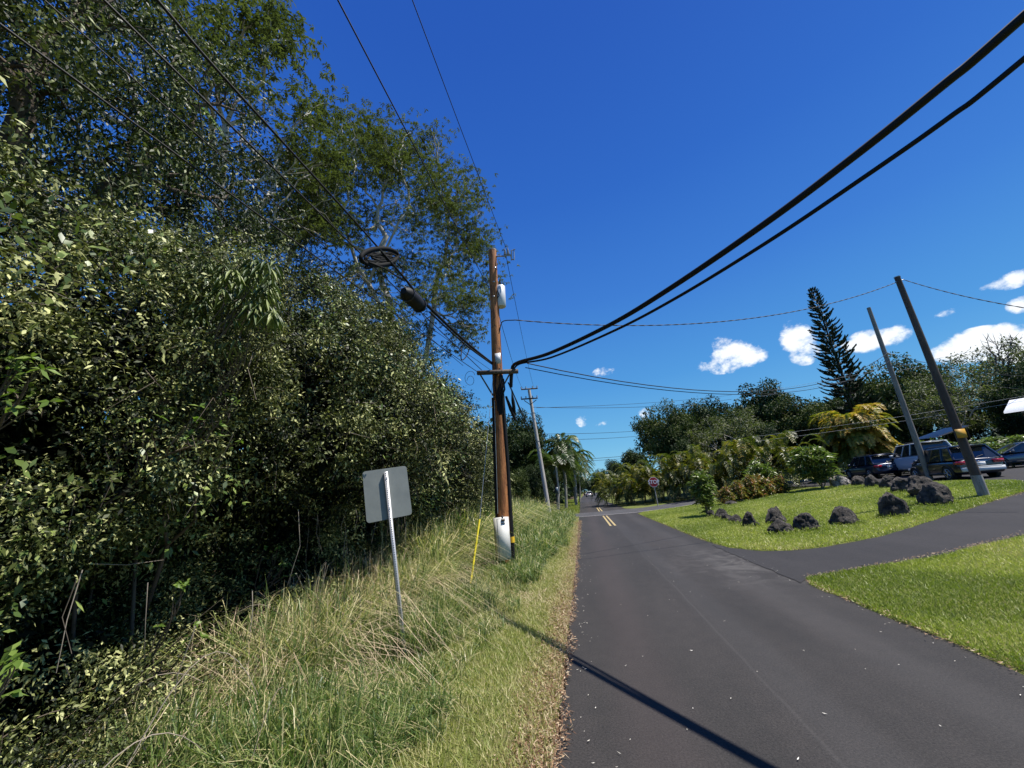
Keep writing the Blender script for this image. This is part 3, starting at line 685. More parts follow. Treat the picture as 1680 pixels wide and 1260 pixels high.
sapling([(0, 560, 70, 650), (20, 600, 90, 680)], 1.75, 'sapling with broad lime leaves at the left edge of the thicket', 8, .1, (-3.6, 1.5, .3))
sapling([(150, 620, 260, 720), (260, 660, 380, 720)], 2.6, 'sapling with scattered oval bright leaves left of centre in the thicket', 9, .09, (-3.8, 2.5, .2))
sapling([(300, 640, 420, 730)], 3.3, 'sapling with pale leaf sprays just above the dark hollow of the thicket', 12, .09, (-3.9, 3.2, .2))
sapling([(270, 930, 310, 970), (255, 1010, 330, 1050)], 3.2, 'small sapling with few pale leaves inside the dark thicket hollow', 4, .09, (-3.7, 3.2, .1))
sapling([(0, 1060, 30, 1150)], 1.9, 'low bright leafed sprig at the bottom left corner', 8, .1, (-3.2, 1.9, .1))
sapling([(430, 890, 490, 950)], 5.0, 'small green leafed seedling between the hollow and the square sign', 8, .09, (-4.0, 5.0, .1))
# taller thin trees right end of the thicket
M_mid = leafmat('mid_leaf', [(.03, .055, .014), (.06, .10, .022), (.12, .165, .04)], .4, .22, .6)
hd = [atY(px + rng.normal() * 14, py + rng.normal() * 14, Y) for px, py, Y in [(700, 650, 11), (690, 690, 11), (725, 690, 11.5), (735, 720, 11.5), (705, 735, 11), (680, 720, 10.8), (745, 660, 12), (715, 760, 11)] for _ in range(4)]
umbrella_plant('palmate_tree', (-4.6, 11.3, 0), hd, 'slim tree with palmate leaf stars at the right end of the thicket', .34, 10, M_mid, 'tree', .07, .35)
T = ellips(110, (-5.9, 11.4, 6.0), (1.6, 3.3, 1.8), .3)
leafy_tree('grey_leaved_tree', (-6.2, 11.5, 0), T, .12, (-6, 11.5, 3.5), 'greyish fine leaved tree rising behind the right shoulder of the thicket', .42, 130, .08, .03, M_mid, M_twig)
T = ellips(50, (-4.5, 12.2, 3.2), (.9, 2.2, 2.0), .2)
leafy_tree('yellowish_tree', (-4.6, 12.3, 0), T, .08, (-4.6, 12.3, 1.6), 'thin yellowish green tree beside the leaning grass left of the tall pole', .38, 110, .1, .035, M_mid, M_twig)

# ------------------------------------------------------------------ generic background trees
M_bgA = leafmat('bg_leaf_dark', [(.013, .026, .009), (.03, .052, .014), (.075, .105, .028)], .6, .15, .22)
M_bgB = leafmat('bg_leaf_olive', [(.03, .045, .012), (.065, .09, .02), (.13, .15, .04)], .6, .18, .22)
def proto(kind):
    rx, rz = {'round': (3.4, 3.4), 'wide': (4.4, 2.8), 'airy': (4.2, 3.0), 'tall': (2.8, 4.2)}[kind]
    t = thing('tmp', (0, 0, 0), '', 'tree'); tk = Acc(); n = {'airy': 80}.get(kind, 95)
    c = (0, 0, 8 - rz * .75); T = ellips(n, c, (rx, rx, rz), .45, -.8); T += rng.normal(size=T.shape) * .25
    f = np.array((0, 0, 3.0)); tk.tube([(0, 0, -.3), (.05, 0, 1.5), f], [.3, .25, .22], 7); grow(f, T, .2, tk)
    tk.build('trunk', M_bark2 if kind != 'airy' else M_bark, t, True)
    cr = Acc()
    if kind == 'airy': feather(cr, T, .75, 120, .24, .11, flatz=.35)
    else: puffs(cr, T, .9, 260, .22, .11); puffs(cr, ellips(50, c, (rx, rx, rz), .1) * [.8, .8, 1], 1.0, 50, .4, .22, 0, .3)
    cr.build('crown', {'round': M_bgA, 'wide': M_bgB, 'airy': M_alb, 'tall': M_bgA}[kind], t); return t
PR = {k: proto(k) for k in ('round', 'wide', 'airy', 'tall')}
used = set()
def bgtree(kind, px, top, Y, sw, label, name=None, group=None, sink=0):
    """tree whose crown top is seen at (px, top) when it stands at distance Y"""
    p = atY(px, top, Y); x = p[0]; gz = float(zt(x)); h = p[2] - gz; nat = {'round': 8.9, 'wide': 8.7, 'airy': 8.75, 'tall': 9.05}[kind]
    s = h / nat
    loc = (x, Y, gz); rz = rng.random() * 6.28
    if kind in used: t = copytree(PR[kind], loc, rz, (s * sw, s * sw, s))
    else: used.add(kind); t = PR[kind]; t.location = loc; t.rotation_euler.z = rz; t.scale = (s * sw, s * sw, s)
    t.name = name or {'round': 'round_tree', 'wide': 'spreading_tree', 'airy': 'open_crowned_tree', 'tall': 'tall_bushy_tree'}[kind]
    tag(t, label, 'tree', group); return t
G = 'trees behind the cross road'
bgtree('wide', 1085, 668, 47, .8, 'leafy tree at the left shoulder of the tree line right of the stop sign road', group=G)
bgtree('tall', 1035, 735, 60, .9, 'lower tree beside the far road left end of the right tree line', group=G)
bgtree('round', 1150, 655, 50, 1., 'dark round tree between the left shoulder tree and the domed tallest tree', group=G)
bgtree('round', 1235, 632, 50, .95, 'domed tree that stands highest in the middle of the tree line left of the pine', group=G)
bgtree('airy', 1185, 672, 42, 1., 'open crowned tree just left of the domed tree, sky showing through', group=G)
bgtree('wide', 1300, 655, 47, .95, 'olive tree just left of the tall pine', group=G)
bgtree('round', 1250, 700, 38, .8, 'low dark tree in front of the domed tree', group=G)
bgtree('tall', 1120, 715, 42, .8, 'low bushy tree directly right of the stop sign and behind it', group=G)
bgtree('wide', 1345, 690, 50, .7, 'low olive tree at the foot of the tall pine', group=G)
bgtree('wide', 1445, 600, 56, .9, 'broad olive green tree right of the pine behind the grey pole', group=G)
bgtree('airy', 1530, 610, 46, .8, 'open crowned tree behind the dark leaning pole', group=G)
bgtree('round', 1560, 650, 50, .7, 'dark tree filling the gap behind the parked cars', group=G)
bgtree('airy', 1610, 560, 50, .8, 'flat topped feathery tree at the right under the white cloud', group=G)
bgtree('round', 1660, 600, 42, .8, 'dark round tree at the right edge above the white roof', group=G)
bgtree('airy', 1720, 560, 46, .9, 'feathery tree cut by the right edge of the view', group=G)
bgtree('round', 1480, 660, 54, .7, 'dark rounded tree between the two slanted poles', group=G)
bgtree('tall', 1640, 660, 60, .9, 'dark tall bush behind the white roof', group=G)
bgtree('wide', 1395, 640, 58, .8, 'olive tree between the pine and the grey pole', group=G)
# along the far road
G2 = 'trees lining the far road'
bgtree('tall', 1005, 752, 75, .8, 'small pointed tree on the right side of the far road', group=G2)
bgtree('round', 985, 770, 95, .9, 'rounded tree near the end of the far road on its right', group=G2)
bgtree('tall', 1020, 772, 52, 1.1, 'dark shady tree overhanging the far road right edge', group=G2)
bgtree('round', 972, 785, 140, 1.2, 'most distant dark tree on the right where the road vanishes', group=G2)
bgtree('round', 955, 782, 170, 1.2, 'distant tree closing the view at the end of the road', group=G2)
bgtree('round', 940, 772, 110, 1.0, 'dark tree behind the coconut palms at the far road', group=G2)
bgtree('wide', 905, 735, 62, .9, 'olive tree behind the concrete pole', group=G2)
bgtree('round', 850, 676, 44, .74, 'big dark tree directly behind the concrete pole with two crossarms', group=G2)
bgtree('tall', 800, 690, 42, .9, 'big dark tree just left of the tall wooden pole', group=G2)
bgtree('round', 755, 740, 36, .9, 'low dark tree seen through the gap right of the thicket', group=G2)
bgtree('tall', 880, 760, 37, .9, 'low bushy tree at the foot of the concrete pole', group=G2)
bgtree('wide', 835, 770, 28, .8, 'low olive tree behind the long grass right of the tall pole', group=G2)

a = Acc()
def woods(n, x0, x1, y0, y1, h0, h1):
    x = rng.uniform(x0, x1, n); y = rng.uniform(y0, y1, n); z = rng.random(n) * rng.uniform(h0, h1, n); puffs(a, np.stack([x, y, z], 1), 1.6, 60, .7, .45, .1, .7)
woods(320, -60, -8, 24, 60, 4, 9); woods(200, -70, -7, 60, 200, 5, 10); woods(150, 8, 60, 62, 85, 4, 8); woods(160, 9, 60, 90, 200, 6, 12); woods(60, -8, 20, 230, 290, 5, 9); woods(200, 42, 80, 30, 62, 4, 8); woods(110, -40, -8, 10, 24, 3, 7); woods(60, -8.5, -4.5, 60, 120, 3, 7); woods(60, -6, -2.5, 130, 200, 3, 7)
stuff(a.build('distant_wood', M_bgA), 'dark continuous woodland behind and between the nearer trees', 'woodland')
# bare twiggy treetop on the right
t = thing('bare_tree', atY(1640, 640, 48) * [1, 1, 0] + [0, 0, .6], 'bare leafless branching treetop against the cloud at right', 'tree')
a = Acc(); T = np.array([atY(rng.uniform(1600, 1680), 545 + abs(rng.normal()) * 25, 48 + rng.normal()) for _ in range(60)]); st = atY(1640, 650, 48)
a.tube([np.array(t.location), st], [.25, .18], 6); grow(st, T, .13, a, pw=.45); a.build('trunk', M_bark2, t).location = -np.array(t.location)

# Norfolk pine
M_pine = leafmat('pine_needle', [(.010, .022, .012), (.022, .042, .02), (.04, .065, .028)], .55, .08, .3)
pb = atY(1405, 720, 47); pb[2] = .6; ptop = atY(1332, 472, 47); pb[0] = ptop[0] - .05
t = thing('norfolk_pine', pb, 'tall narrow tiered Norfolk pine rising above the tree line', 'tree')
HT = ptop[2] - pb[2]
a = Acc(); a.tube([(0, 0, 0), (0.1, 0, HT * .5), (0, 0, HT)], [.24, .14, .02], 8); br = Acc(); nd = Acc()
zz = 3.0
while zz < HT - .1:
    f = (zz - 3) / (HT - 3); R0 = 2.65 * (1 - f) ** .6 * (.9 + .2 * rng.random()) + .12; nb = 7 if f < .75 else 5; an0 = rng.random() * 6.28
    for j in range(nb):
        an = an0 + j * 6.283 / nb + rng.normal() * .15; l = R0 * rng.uniform(.72, 1.1); s = np.linspace(0, 1, 5)
        P = np.stack([np.cos(an) * s * l, np.sin(an) * s * l, zz + l * (-.2 * np.sin(s * 3.1) + .2 * s ** 2)], 1)
        br.tube(P, np.linspace(.03, .012, 5), 3, .2, False)
        m_ = int(26 + l * 75); t_ = rng.uniform(.25, 1, m_) ** .8; X = np.array([np.interp(t_, s, P[:, i]) for i in range(3)]).T
        d = np.array([np.cos(an), np.sin(an), .25]); sd_ = np.array([-np.sin(an), np.cos(an), 0]); sg = rng.choice([-1, 1], m_)[:, None]
        D = d * .6 + sd_ * sg * rng.uniform(.2, 1, (m_, 1)) + [0, 0, .55]
        nd.leaves(X + sd_ * sg * .04, D, rng.uniform(.22, .45, m_) * (1 - .35 * f), .12, droop=-.15)
    zz += .66 * (1 - .4 * f)
br.build('branch', M_bark2, t)['kind'] = 'stuff'
a.build('trunk', M_bark2, t); nd.build('crown', M_pine, t)

# ------------------------------------------------------------------ palms, shrubs
M_areca = leafmat('areca_leaf', [(.05, .07, .012), (.13, .15, .02), (.27, .22, .03), (.42, .26, .05)], .42, .3, .5)
M_palm = leafmat('palm_leaf', [(.03, .055, .015), (.07, .11, .03), (.16, .19, .06)], .38, .25, .6)
M_stem = noisy('palm_stem', (.22, .2, .12), (.12, .1, .07), 9, .8, bmp=.3)
def palm_clump(name, base, n, L_, h, label, mat, rad=.5, vmin=.2, vmax=.9, cat='palm', group=None, nl=26, lw=.07, ll=.55, droop=.75, up_=.35):
    base = np.array(base, float); t = thing(name, base, label, cat, group); st = Acc(); fr = Acc()
    for i in range(max(5, n // 14)):
        an = rng.random() * 6.28; r = rad * np.sqrt(rng.random()); q = np.array([np.cos(an) * r, np.sin(an) * r, 0]); hh = h * rng.uniform(.5, 1)
        st = Acc(); st.tube([q, q * 1.15 + [0, 0, hh]], [.05, .035], 5, .5); st.build('stem', M_stem, t)
    for i in range(n):
        an = rng.random() * 6.28; r = rad * np.sqrt(rng.random()) * 1.2; u = rng.random(); q = np.array([np.cos(an) * r, np.sin(an) * r, h * (.25 + .75 * u)])
        frond(fr, q, (np.cos(an), np.sin(an), 0), L_ * rng.uniform(.7, 1.15), nl, lw, ll, droop * rng.uniform(.6, 1.2) * (1.25 - u * .6), rng.uniform(vmin, vmax), up_ + .65 * u)
    fr.build('crown', mat, t); return t
ap = atY(1392, 780, 39.5); M_areca_g = leafmat('golden_areca_leaf', [(.05, .075, .012), (.15, .17, .025), (.36, .30, .045), (.55, .33, .07)], .42, .35, .4)
palm_clump('areca_palm', (ap[0] + 1.6, 39.5, .85), 230, 2.15, 3.9, 'large golden yellow areca palm clump behind the navy car', M_areca_g, .8, .25, 1, nl=34, lw=.1, ll=.6, up_=.55)
HG = 'areca palm hedge behind the stop sign'
hp = [(1010, 815, 46, 3.4, 'green and gold clump of the palm hedge closest to the far road'), (1035, 818, 44, 3.2, 'second palm hedge clump left of the stop sign'), (1062, 818, 42, 3.3, 'palm hedge clump directly behind the stop sign'), (1095, 817, 41, 3.4, 'palm hedge clump just right of the stop sign'),
      (1130, 814, 40, 3.6, 'palm hedge clump between stop sign and the corner dracaena'), (1165, 810, 38, 3.6, 'tall palm hedge clump behind the corner dracaena'), (1200, 806, 37, 3.8, 'yellowish palm hedge clump above the low croton bushes'), (1240, 800, 36, 3.6, 'palm hedge clump in front of the low dark tree'), (1285, 795, 35, 3.4, 'palm hedge clump left of the lawn dracaena')]
first = None
for px, py, Y, hh, lb in hp:
    p = atY(px, py, Y); z = float(zt(p[0]))
    if first is None: first = palm_clump('hedge_palm', (p[0], Y, z), 60, 1.9, 2.2, lb, M_areca, 1.3, .0, .5, group=HG, nl=26, lw=.07, ll=.4)
    else:
        c = copytree(first, (p[0], Y, z), rng.random() * 6.28, (1.1, 1.1, hh / 3.0)); c['label'] = lb
# coconut palms, far left side of the road
def coconut(base, top, n, L_, label):
    base = np.array(base, float); top = np.array(top, float); t = thing('coconut_palm', base, label, 'palm', 'coconut palms by the far road'); q = top - base
    a = Acc(); a.tube([(0, 0, 0), q * .5 + [.15, 0, 0], q], [.17, .13, .1], 7); a.build('trunk', M_bark, t)
    f = Acc()
    for i in range(n):
        an = rng.random() * 6.28; frond(f, q, (np.cos(an), np.sin(an), 0), L_ * rng.uniform(.8, 1.1), 30, .09, .8, rng.uniform(.3, 1.3), rng.uniform(.1, .9), rng.uniform(.2, .8))
    f.build('crown', M_palm, t)
for (px, py, Y, lb) in [(922, 738, 45, 'coconut palm with the highest crown left of the far road'), (940, 755, 52, 'coconut palm leaning toward the road behind the highest palm'), (948, 772, 66, 'smaller coconut palm farthest along the road'), (912, 765, 41, 'short coconut palm crown beside the concrete pole')]:
    q = atY(px, py, Y); coconut((q[0] - .3, Y, 0), q, 26, 3.0, lb)

# dracaena bushes: strap leaf rosettes on stems
M_drac = leafmat('dracaena_leaf', [(.05, .09, .02), (.12, .17, .04), (.26, .30, .12)], .35, .25, .7)
M_croton = leafmat('croton_leaf', [(.05, .08, .02), (.16, .18, .04), (.32, .22, .07), (.30, .08, .05)], .4, .25, .5)
def rosettes(name, base, T, ll, nl, wd, label, mat, r0=.05, cat='shrub', group=None):
    base = np.array(base, float); t = thing(name, base, label, cat, group); st = Acc(); lf = Acc(); T = np.array(T); grow(np.zeros(3), T, r0, st, pw=.4, sides=5, frac=.5); st.build('stem', M_stem, t)
    C = np.repeat(T, nl, 0); C = C - np.stack([np.zeros(len(C))] * 2 + [rng.random(len(C)) * .25], 1); D = rng.normal(size=C.shape) * [1, 1, .45] + [0, 0, .35]
    lf.leaves(C, D, rng.uniform(.7, 1.1, len(C)) * ll, wd, droop=.25, N=rng.normal(size=C.shape) * .3 + [0, 0, 1], mid=.5); lf.build('foliage', mat, t); return t
rosettes('dracaena', (5.9, 21.6, .03), ellips(60, (0, 0, 1.3), (.55, .55, 1.15), .3), .34, 20, .075, 'bushy dracaena at the left end of the row of lava rocks', M_drac)
rosettes('dracaena', (15.2, 29.0, .57), ellips(80, (-.2, 0, 1.75), (1.2, 1.2, 1.25), .4), .5, 20, .1, 'round headed dracaena on the back edge of the lawn left of the golden palm', M_drac)
rosettes('dracaena', (12.6, 31.0, .4), ellips(50, (0, 0, 1.4), (.95, .95, 1.2), .3), .5, 18, .1, 'smaller dracaena behind the lawn between crotons and the round headed one', M_drac)
cg = 'croton bushes behind the lawn'; first = None
for i, (x, y, s, lb) in enumerate([(8.8, 27.6, .8, 'low reddish croton bush nearest the corner dracaena'), (9.8, 28.2, .95, 'reddish croton bush second from the corner'), (10.8, 28.8, 1.1, 'taller orange croton bush in the middle of the row'), (11.9, 29.6, 1.05, 'yellow flecked croton bush behind the back lawn edge'), (13.0, 29.8, .9, 'croton bush next to the shaded gap left of the lawn dracaena')]):
    if first is None: first = rosettes('croton_bush', (x, y, float(zt(x))), ellips(60, (0, 0, .75), (.8, .8, .75), .4), .3, 16, .08, lb, M_croton, .03, group=cg); first.scale = (s, s, s)
    else: c = copytree(first, (x, y, float(zt(x))), rng.random() * 6, (s, s, s)); c['label'] = lb
# bushes behind the parking
bg_ = 'leafy bushes behind the parked cars'; first = None
for i, (px, py, Y, lb) in enumerate([(1505, 720, 36, 'pinkish leafy bush above the white vehicle'), (1560, 715, 34, 'light green ti bush behind the dark hatchback roof'), (1600, 715, 32, 'light green ti bush left of the grey sedan roof'), (1640, 712, 31, 'light green ti bush above the grey sedan'), (1685, 708, 30, 'ti bush at the right edge behind the sedan'), (1465, 725, 38, 'dark green bush behind the blue car')]):
    p = atY(px, py, Y)
    if first is None: first = rosettes('ti_bush', (p[0], Y, .65), ellips(60, (0, 0, 1.5), (1.5, 1.5, 1.4), .4), .42, 14, .12, lb, M_drac, .04, group=bg_)
    else: c = copytree(first, (p[0], Y, .65), rng.random() * 6, (1.1, 1.1, (p[2] - .65) / 2.9)); c['label'] = lb

# ------------------------------------------------------------------ lava rocks
M_rock = None
m, nt, N, L, b = newmat('lava_rock')
f1 = ramp(nt, noise(nt, 3.5, 8, .7), .4, .62); f2 = ramp(nt, noise(nt, 30, 6, .8), .38, .6); f3 = ramp(nt, noise(nt, 5, 8, .8, dist=.8), .58, .66)
c = mix(nt, f1, (.028, .025, .024), (.25, .215, .185)); c = mix(nt, f2, mix(nt, 1., c, (.5, .5, .5), 'MULTIPLY'), c); c = mix(nt, ramp(nt, f3, 0, 1, 0, .5), c, (.22, .2, .18))
L.new(c, b.inputs['Base Color']); b.inputs['Roughness'].default_value = .8; b.inputs['Specular IOR Level'].default_value = .4
add = N.new('ShaderNodeMath'); add.operation = 'ADD'; L.new(f1, add.inputs[0]); L.new(f2, add.inputs[1]); bump(nt, b, add.outputs[0], 1., .05); M_rock = m
from mathutils import noise as mn
ROCKS = []
def rock(px, pyb, wpx, hpx, label, seed, peak=0., flatten=1.):
    v = ray(px, pyb) / 631; p0 = np.array([0, 0, H]); t_ = 3.
    while t_ < 60:
        p = p0 + v * t_
        if p[2] < float(lawnz(p[0], 0)): break
        t_ *= 1.002
    k = t_ / 631; off = math.cos(math.atan2(px - 965, 631)); wm = wpx * k * max(off, .75) * 1.1; hm = hpx * k
    bm = bmesh.new(); bmesh.ops.create_icosphere(bm, subdivisions=4, radius=1); rr = random.Random(seed)
    planes = [(Vector((rr.gauss(0, 1), rr.gauss(0, 1), rr.gauss(.25, .7))).normalized(), rr.uniform(.66, .9)) for _ in range(10)]
    sx = rr.uniform(-.25, .25)
    for w_ in bm.verts:
        c = w_.co
        for n_, d_ in planes:
            e = c.dot(n_) - d_
            if e > 0: c -= n_ * e * .92
        n_ = mn.noise(c * 1.6 + Vector((seed, 0, 0))) * .14 + mn.noise(c * 5 + Vector((0, seed, 0))) * .09 + mn.noise(c * 13 + Vector((0, seed, 3))) * .045
        c *= 1 + n_
        if c.z > 0 and peak: f = 1 - peak * c.z; c.x = c.x * f + sx * c.z * .4; c.y *= f
    zs = [w_.co.z for w_ in bm.verts]; xs = [w_.co.x for w_ in bm.verts]; zmax = max(zs); xr = max(xs) - min(xs)
    for w_ in bm.verts: w_.co = Vector((w_.co.x * wm / xr, w_.co.y * wm / xr * .9, (w_.co.z + .35) * hm / (zmax + .35)))
    me = bpy.data.meshes.new('lava_rock'); bm.to_mesh(me); bm.free(); me.materials.append(M_rock)
    for q in me.polygons: q.use_smooth = False
    o = bpy.data.objects.new('lava_rock', me); COL.objects.link(o); hd_ = v * [1, 1, 0]; hd_ /= np.linalg.norm(hd_)
    o.location = p + hd_ * wm * .4; o.location.z = float(lawnz(o.location.x, 0)) - .03; o.rotation_euler.z = math.atan2(hd_[1], hd_[0]) - math.pi / 2
    tag(o, label, 'rock', 'lava rocks around the lawn'); ROCKS.append((o.location.x, o.location.y, wm))
for args in [(1470, 849, 46, 41, 'rounded dark lava rock standing alone in front of the big boulder pile', 1, .15),
             (1388, 863, 46, 32, 'pyramid shaped lava rock between the lone rounded rock and the squat rock', 2, .45),
             (1325, 872, 42, 30, 'squat dark lava rock beside the pale flat slab', 3, .1),
             (1281, 877, 40, 24, 'flat grey lava slab leaning in front of the pointed rock', 4, .1),
             (1275, 860, 32, 29, 'pointed upright lava rock behind the flat slab', 5, .4),
             (1232, 864, 23, 25, 'upright wedge lava rock left of the pointed one', 6, .2),
             (1243, 865, 12, 9, 'very small pale stone at the foot of the wedge rock', 16, .1),
             (1209, 859, 24, 15, 'low lava rock third from the corner dracaena', 7, .1),
             (1193, 854, 18, 13, 'small brownish rock second from the corner dracaena', 8, .1),
             (1184, 850, 22, 16, 'dark blocky rock next to the corner dracaena', 9, .1),
             (1168, 848, 12, 12, 'small dark rock tucked against the corner dracaena stems', 10, .1),
             (1541, 829, 54, 38, 'large rounded black boulder at the right end of the row near the driveway', 11, .1),
             (1520, 816, 56, 36, 'long humped boulder behind the large black boulder', 12, .05),
             (1483, 808, 40, 26, 'ridged grey boulder in the middle of the boulder pile', 13, .1),
             (1462, 801, 34, 22, 'rough boulder at the left of the pile below the blue car', 14, .1),
             (1434, 799, 25, 21, 'square black boulder below the blue car rear', 15, .05),
             (1412, 797, 25, 17, 'low dark boulder below the blue car side', 17, .1),
             (1378, 799, 30, 19, 'whitish lichen covered rock beside the round headed dracaena', 18, .2),
             (1200, 829, 20, 8, 'low stone by the cross road behind the corner dracaena', 19, .1),
             (1215, 824, 16, 6, 'second low stone by the cross road under the crotons', 20, .1)]:
    rock(*args)
a = Acc()
for rx_, ry_, rw_ in ROCKS:
    n_ = int(420 * rw_ + 60); t_ = rng.random(n_) * 6.283; q_ = rw_ * .5 * rng.uniform(.85, 1.3, n_); x = rx_ + q_ * np.cos(t_); y = ry_ + q_ * np.sin(t_) * .95
    a.blades(np.stack([x, y, zt(x)], 1), rng.uniform(.06, .2, n_), .018, .5, rng.uniform(0, .45, n_), 2)
stuff(a.build('rock_edge_grass', M_lawn), 'taller unmown grass tufts around the feet of the lava rocks', 'grass')
ob = [o for o in bpy.data.objects if o.get('label', '').startswith('whitish lichen')][0]
M_rockw = noisy('pale_rock', (.4, .37, .34), (.08, .07, .06), 4, .9, bmp=.8, bd=.04); ob.data.materials[0] = M_rockw

# ------------------------------------------------------------------ poles and hardware
def woodmat(name, c1, c2, c3):
    m, nt, N, L, b = newmat(name)
    f = ramp(nt, noise(nt, 14, 7, .7, sc=(1, 1, .12)), .35, .65); g = ramp(nt, noise(nt, 1.3, 5, .6, sc=(1, 1, .5)), .4, .62); h = ramp(nt, noise(nt, 9, 4, .6, sc=(1, 1, .8)), .6, .72)
    c = mix(nt, f, c1, c2); c = mix(nt, g, c, mix(nt, f, c3, c2)); c = mix(nt, h, c, tuple(x * .35 for x in c1))
    L.new(c, b.inputs['Base Color']); b.inputs['Roughness'].default_value = .75; bump(nt, b, f, .6, .01); return m
M_wood = woodmat('orange_brown_wood', (.11, .035, .013), (.50, .20, .06), (.20, .065, .022))
M_wood2 = woodmat('dark_brown_wood', (.03, .02, .016), (.075, .048, .036), (.10, .075, .06))
M_wood3 = woodmat('grey_wood', (.13, .115, .1), (.25, .225, .2), (.18, .16, .14))
M_wood4 = woodmat('pale_grey_wood', (.34, .31, .28), (.5, .47, .43), (.28, .24, .21))
M_arm = woodmat('weathered_arm', (.05, .036, .028), (.13, .10, .08), (.09, .075, .06))
M_blk = flat('black_rubber', (.009, .009, .01), .6, spec=.25)
M_galv = noisy('galvanised_steel', (.55, .56, .57), (.38, .39, .4), 20, .38, .75, .15)
M_grey = flat('cabinet_enamel', (.66, .65, .6), .45)
M_can = flat('transformer_grey', (.6, .62, .64), .4)
M_por = flat('porcelain', (.30, .33, .38), .25)
M_tapey = flat('yellow_tape', (.8, .48, .02), .5)
def rounddisc(a, c, r, h, n=16, axis=2):
    d = np.zeros(3); d[axis] = h / 2; a.tube([np.array(c) - d, np.array(c) + d], r, n)
PB = np.array([-2.05, 9.7, 0.]); PT = np.array([-1.75, 9.7, 8.8])
def onpole(z, dx=0, dy=0): return PB + (PT - PB) * (z / 8.8) + [dx, dy, 0]
t = thing('utility_pole', PB, 'tall orange brown wooden utility pole with cabinet and transformer left of the road', 'utility pole')
def P_(acc, name, mat, smooth=False, par=None): o = acc.build(name, mat, par or t, smooth, None); 
def part(acc, name, mat, root, smooth=False):
    o = acc.build(name, mat, root, smooth); o.location = -np.array(root.location); return o
a = Acc(); zs = np.linspace(-.3, 8.8, 24); a.tube([onpole(z) for z in zs], np.interp(zs, [0, 8.8], [.175, .115]), 20); part(a, 'pole', M_wood, t, True)
a = Acc(); a.tube([onpole(8.8), onpole(8.83)], .118, 20); part(a, 'pole_cap', M_wood4, t, True)
aL = atY(783, 612, 9.52); aR = atY(850, 609, 9.52); ax = (aR - aL) / np.linalg.norm(aR - aL); up_ = np.array([0, 0, 1.]); yv = np.cross(up_, ax); Rm = np.stack([ax, yv, np.cross(ax, yv)], 1)
a = Acc(); a.box((aL + aR) / 2, (np.linalg.norm(aR - aL), .1, .1), Rm); part(a, 'crossarm', M_arm, t)
a = Acc(); a.tube([aL + ax * .08 + [0, 0, -.05], onpole(4.35, -.12, -.12)], .022, 6); a.tube([aR - ax * .22 + [0, 0, -.05], onpole(4.5, .12, -.12)], .02, 6); part(a, 'brace', M_arm, t)
a = Acc(); pT = onpole(8.62); tip = atY(829, 420, 9.6); a.tube([pT, tip], .025, 6); part(a, 'bracket', M_galv, t)
a = Acc()
for dx in (0, .09):
    for q in range(4): rounddisc(a, tip + [dx, 0, .05 + q * .045], .045 - .006 * q, .018, 10)
    a.tube([tip + [dx, 0, -.02], tip + [dx, 0, .26]], .015, 6)
part(a, 'insulator', M_por, t)
a = Acc(); c = tip + [.17, 0, 0]; a.tube([c + [0, 0, -.17], c + [.03, 0, .15]], .022, 8); a.tube([c + [.08, 0, -.14], c + [.1, 0, .17]], .016, 8); a.tube([c + [0, 0, .14], c + [.14, 0, .17]], .015, 6); a.tube([c + [0, 0, -.15], c + [.09, 0, -.17]], .02, 6); a.tube([tip, c], .018, 6); part(a, 'fuse_cutout', M_por, t)
tr = Acc(); c = atY(822, 483, 9.75); tr.tube([c - [0.02, 0, .40], c - [.02, 0, .38], c + [0, 0, .24], c + [0, 0, .27]], [.12, .135, .135, .10], 20); part(tr, 'transformer', M_can, t, True)
tb = Acc(); tb.tube([c + [0, 0, .26], c + [0, 0, .44]], .02, 8)
for q in range(3): rounddisc(tb, c + [0, 0, .29 + q * .04], .035, .014, 10)
tb.tube([c + [-.1, -.1, .2], c + [-.14, -.02, .2]], .03, 6); tb.tube([c + [-.1, -.1, -.2], c + [-.14, -.02, -.2]], .03, 6); tb.tube([c + [-.08, -.14, .08], c + [-.03, -.15, -.1], c + [-.1, -.13, -.18]], .012, 5)
part(tb, 'transformer_fittings', M_blk, t)
# id tag, small plates
a = Acc(); q = atY(817, 588, 9.55); a.box(q, (.15, .012, .3)); part(a, 'identification_plate', M_can, t)
a = Acc()
for px, py in [(812, 439), (810, 462), (810, 486)]: a = Acc(); a.box(atY(px, py, 9.57), (.06, .01, .04)); part(a, 'metal_tag', M_galv, t)
# cabinet on the front of the pole, turned to the road
cc = atY(824, 883, 9.36); th = R_(36); Rc = np.array([[math.cos(th), -math.sin(th), 0], [math.sin(th), math.cos(th), 0], [0, 0, 1]])
a = Acc(); a.box(cc, (.31, .2, .92), Rc); cab = part(a, 'cabinet', M_grey, t)
a = Acc(); f = Rc @ np.array([0, -.106, 0]); a.box(cc + f, (.285, .012, .86), Rc); d = a.build('cabinet_door', M_grey, cab); a = Acc(); a.box(cc + Rc @ np.array([0, -.102, 0]), (.297, .006, .875), Rc); a.build('door_gap', M_blk, cab)  # black slab behind the door stands in for its dark, shaded gap
a = Acc(); a.box(cc + Rc @ np.array([0, -.118, .40]), (.09, .015, .05), Rc); a.box(cc + Rc @ np.array([0, -.118, .335]), (.1, .012, .012), Rc); a.box(cc + Rc @ np.array([.0, -.09, .475]), (.04, .03, .04), Rc); a.build('latch', M_arm, cab)
a = Acc(); a.tube([onpole(.0, .19, .0), onpole(2.4, .165, -.02), onpole(4.3, .13, -.08), onpole(4.9, .1, -.1)], [.06, .055, .05, .04], 8); part(a, 'cable_riser', M_blk, t)
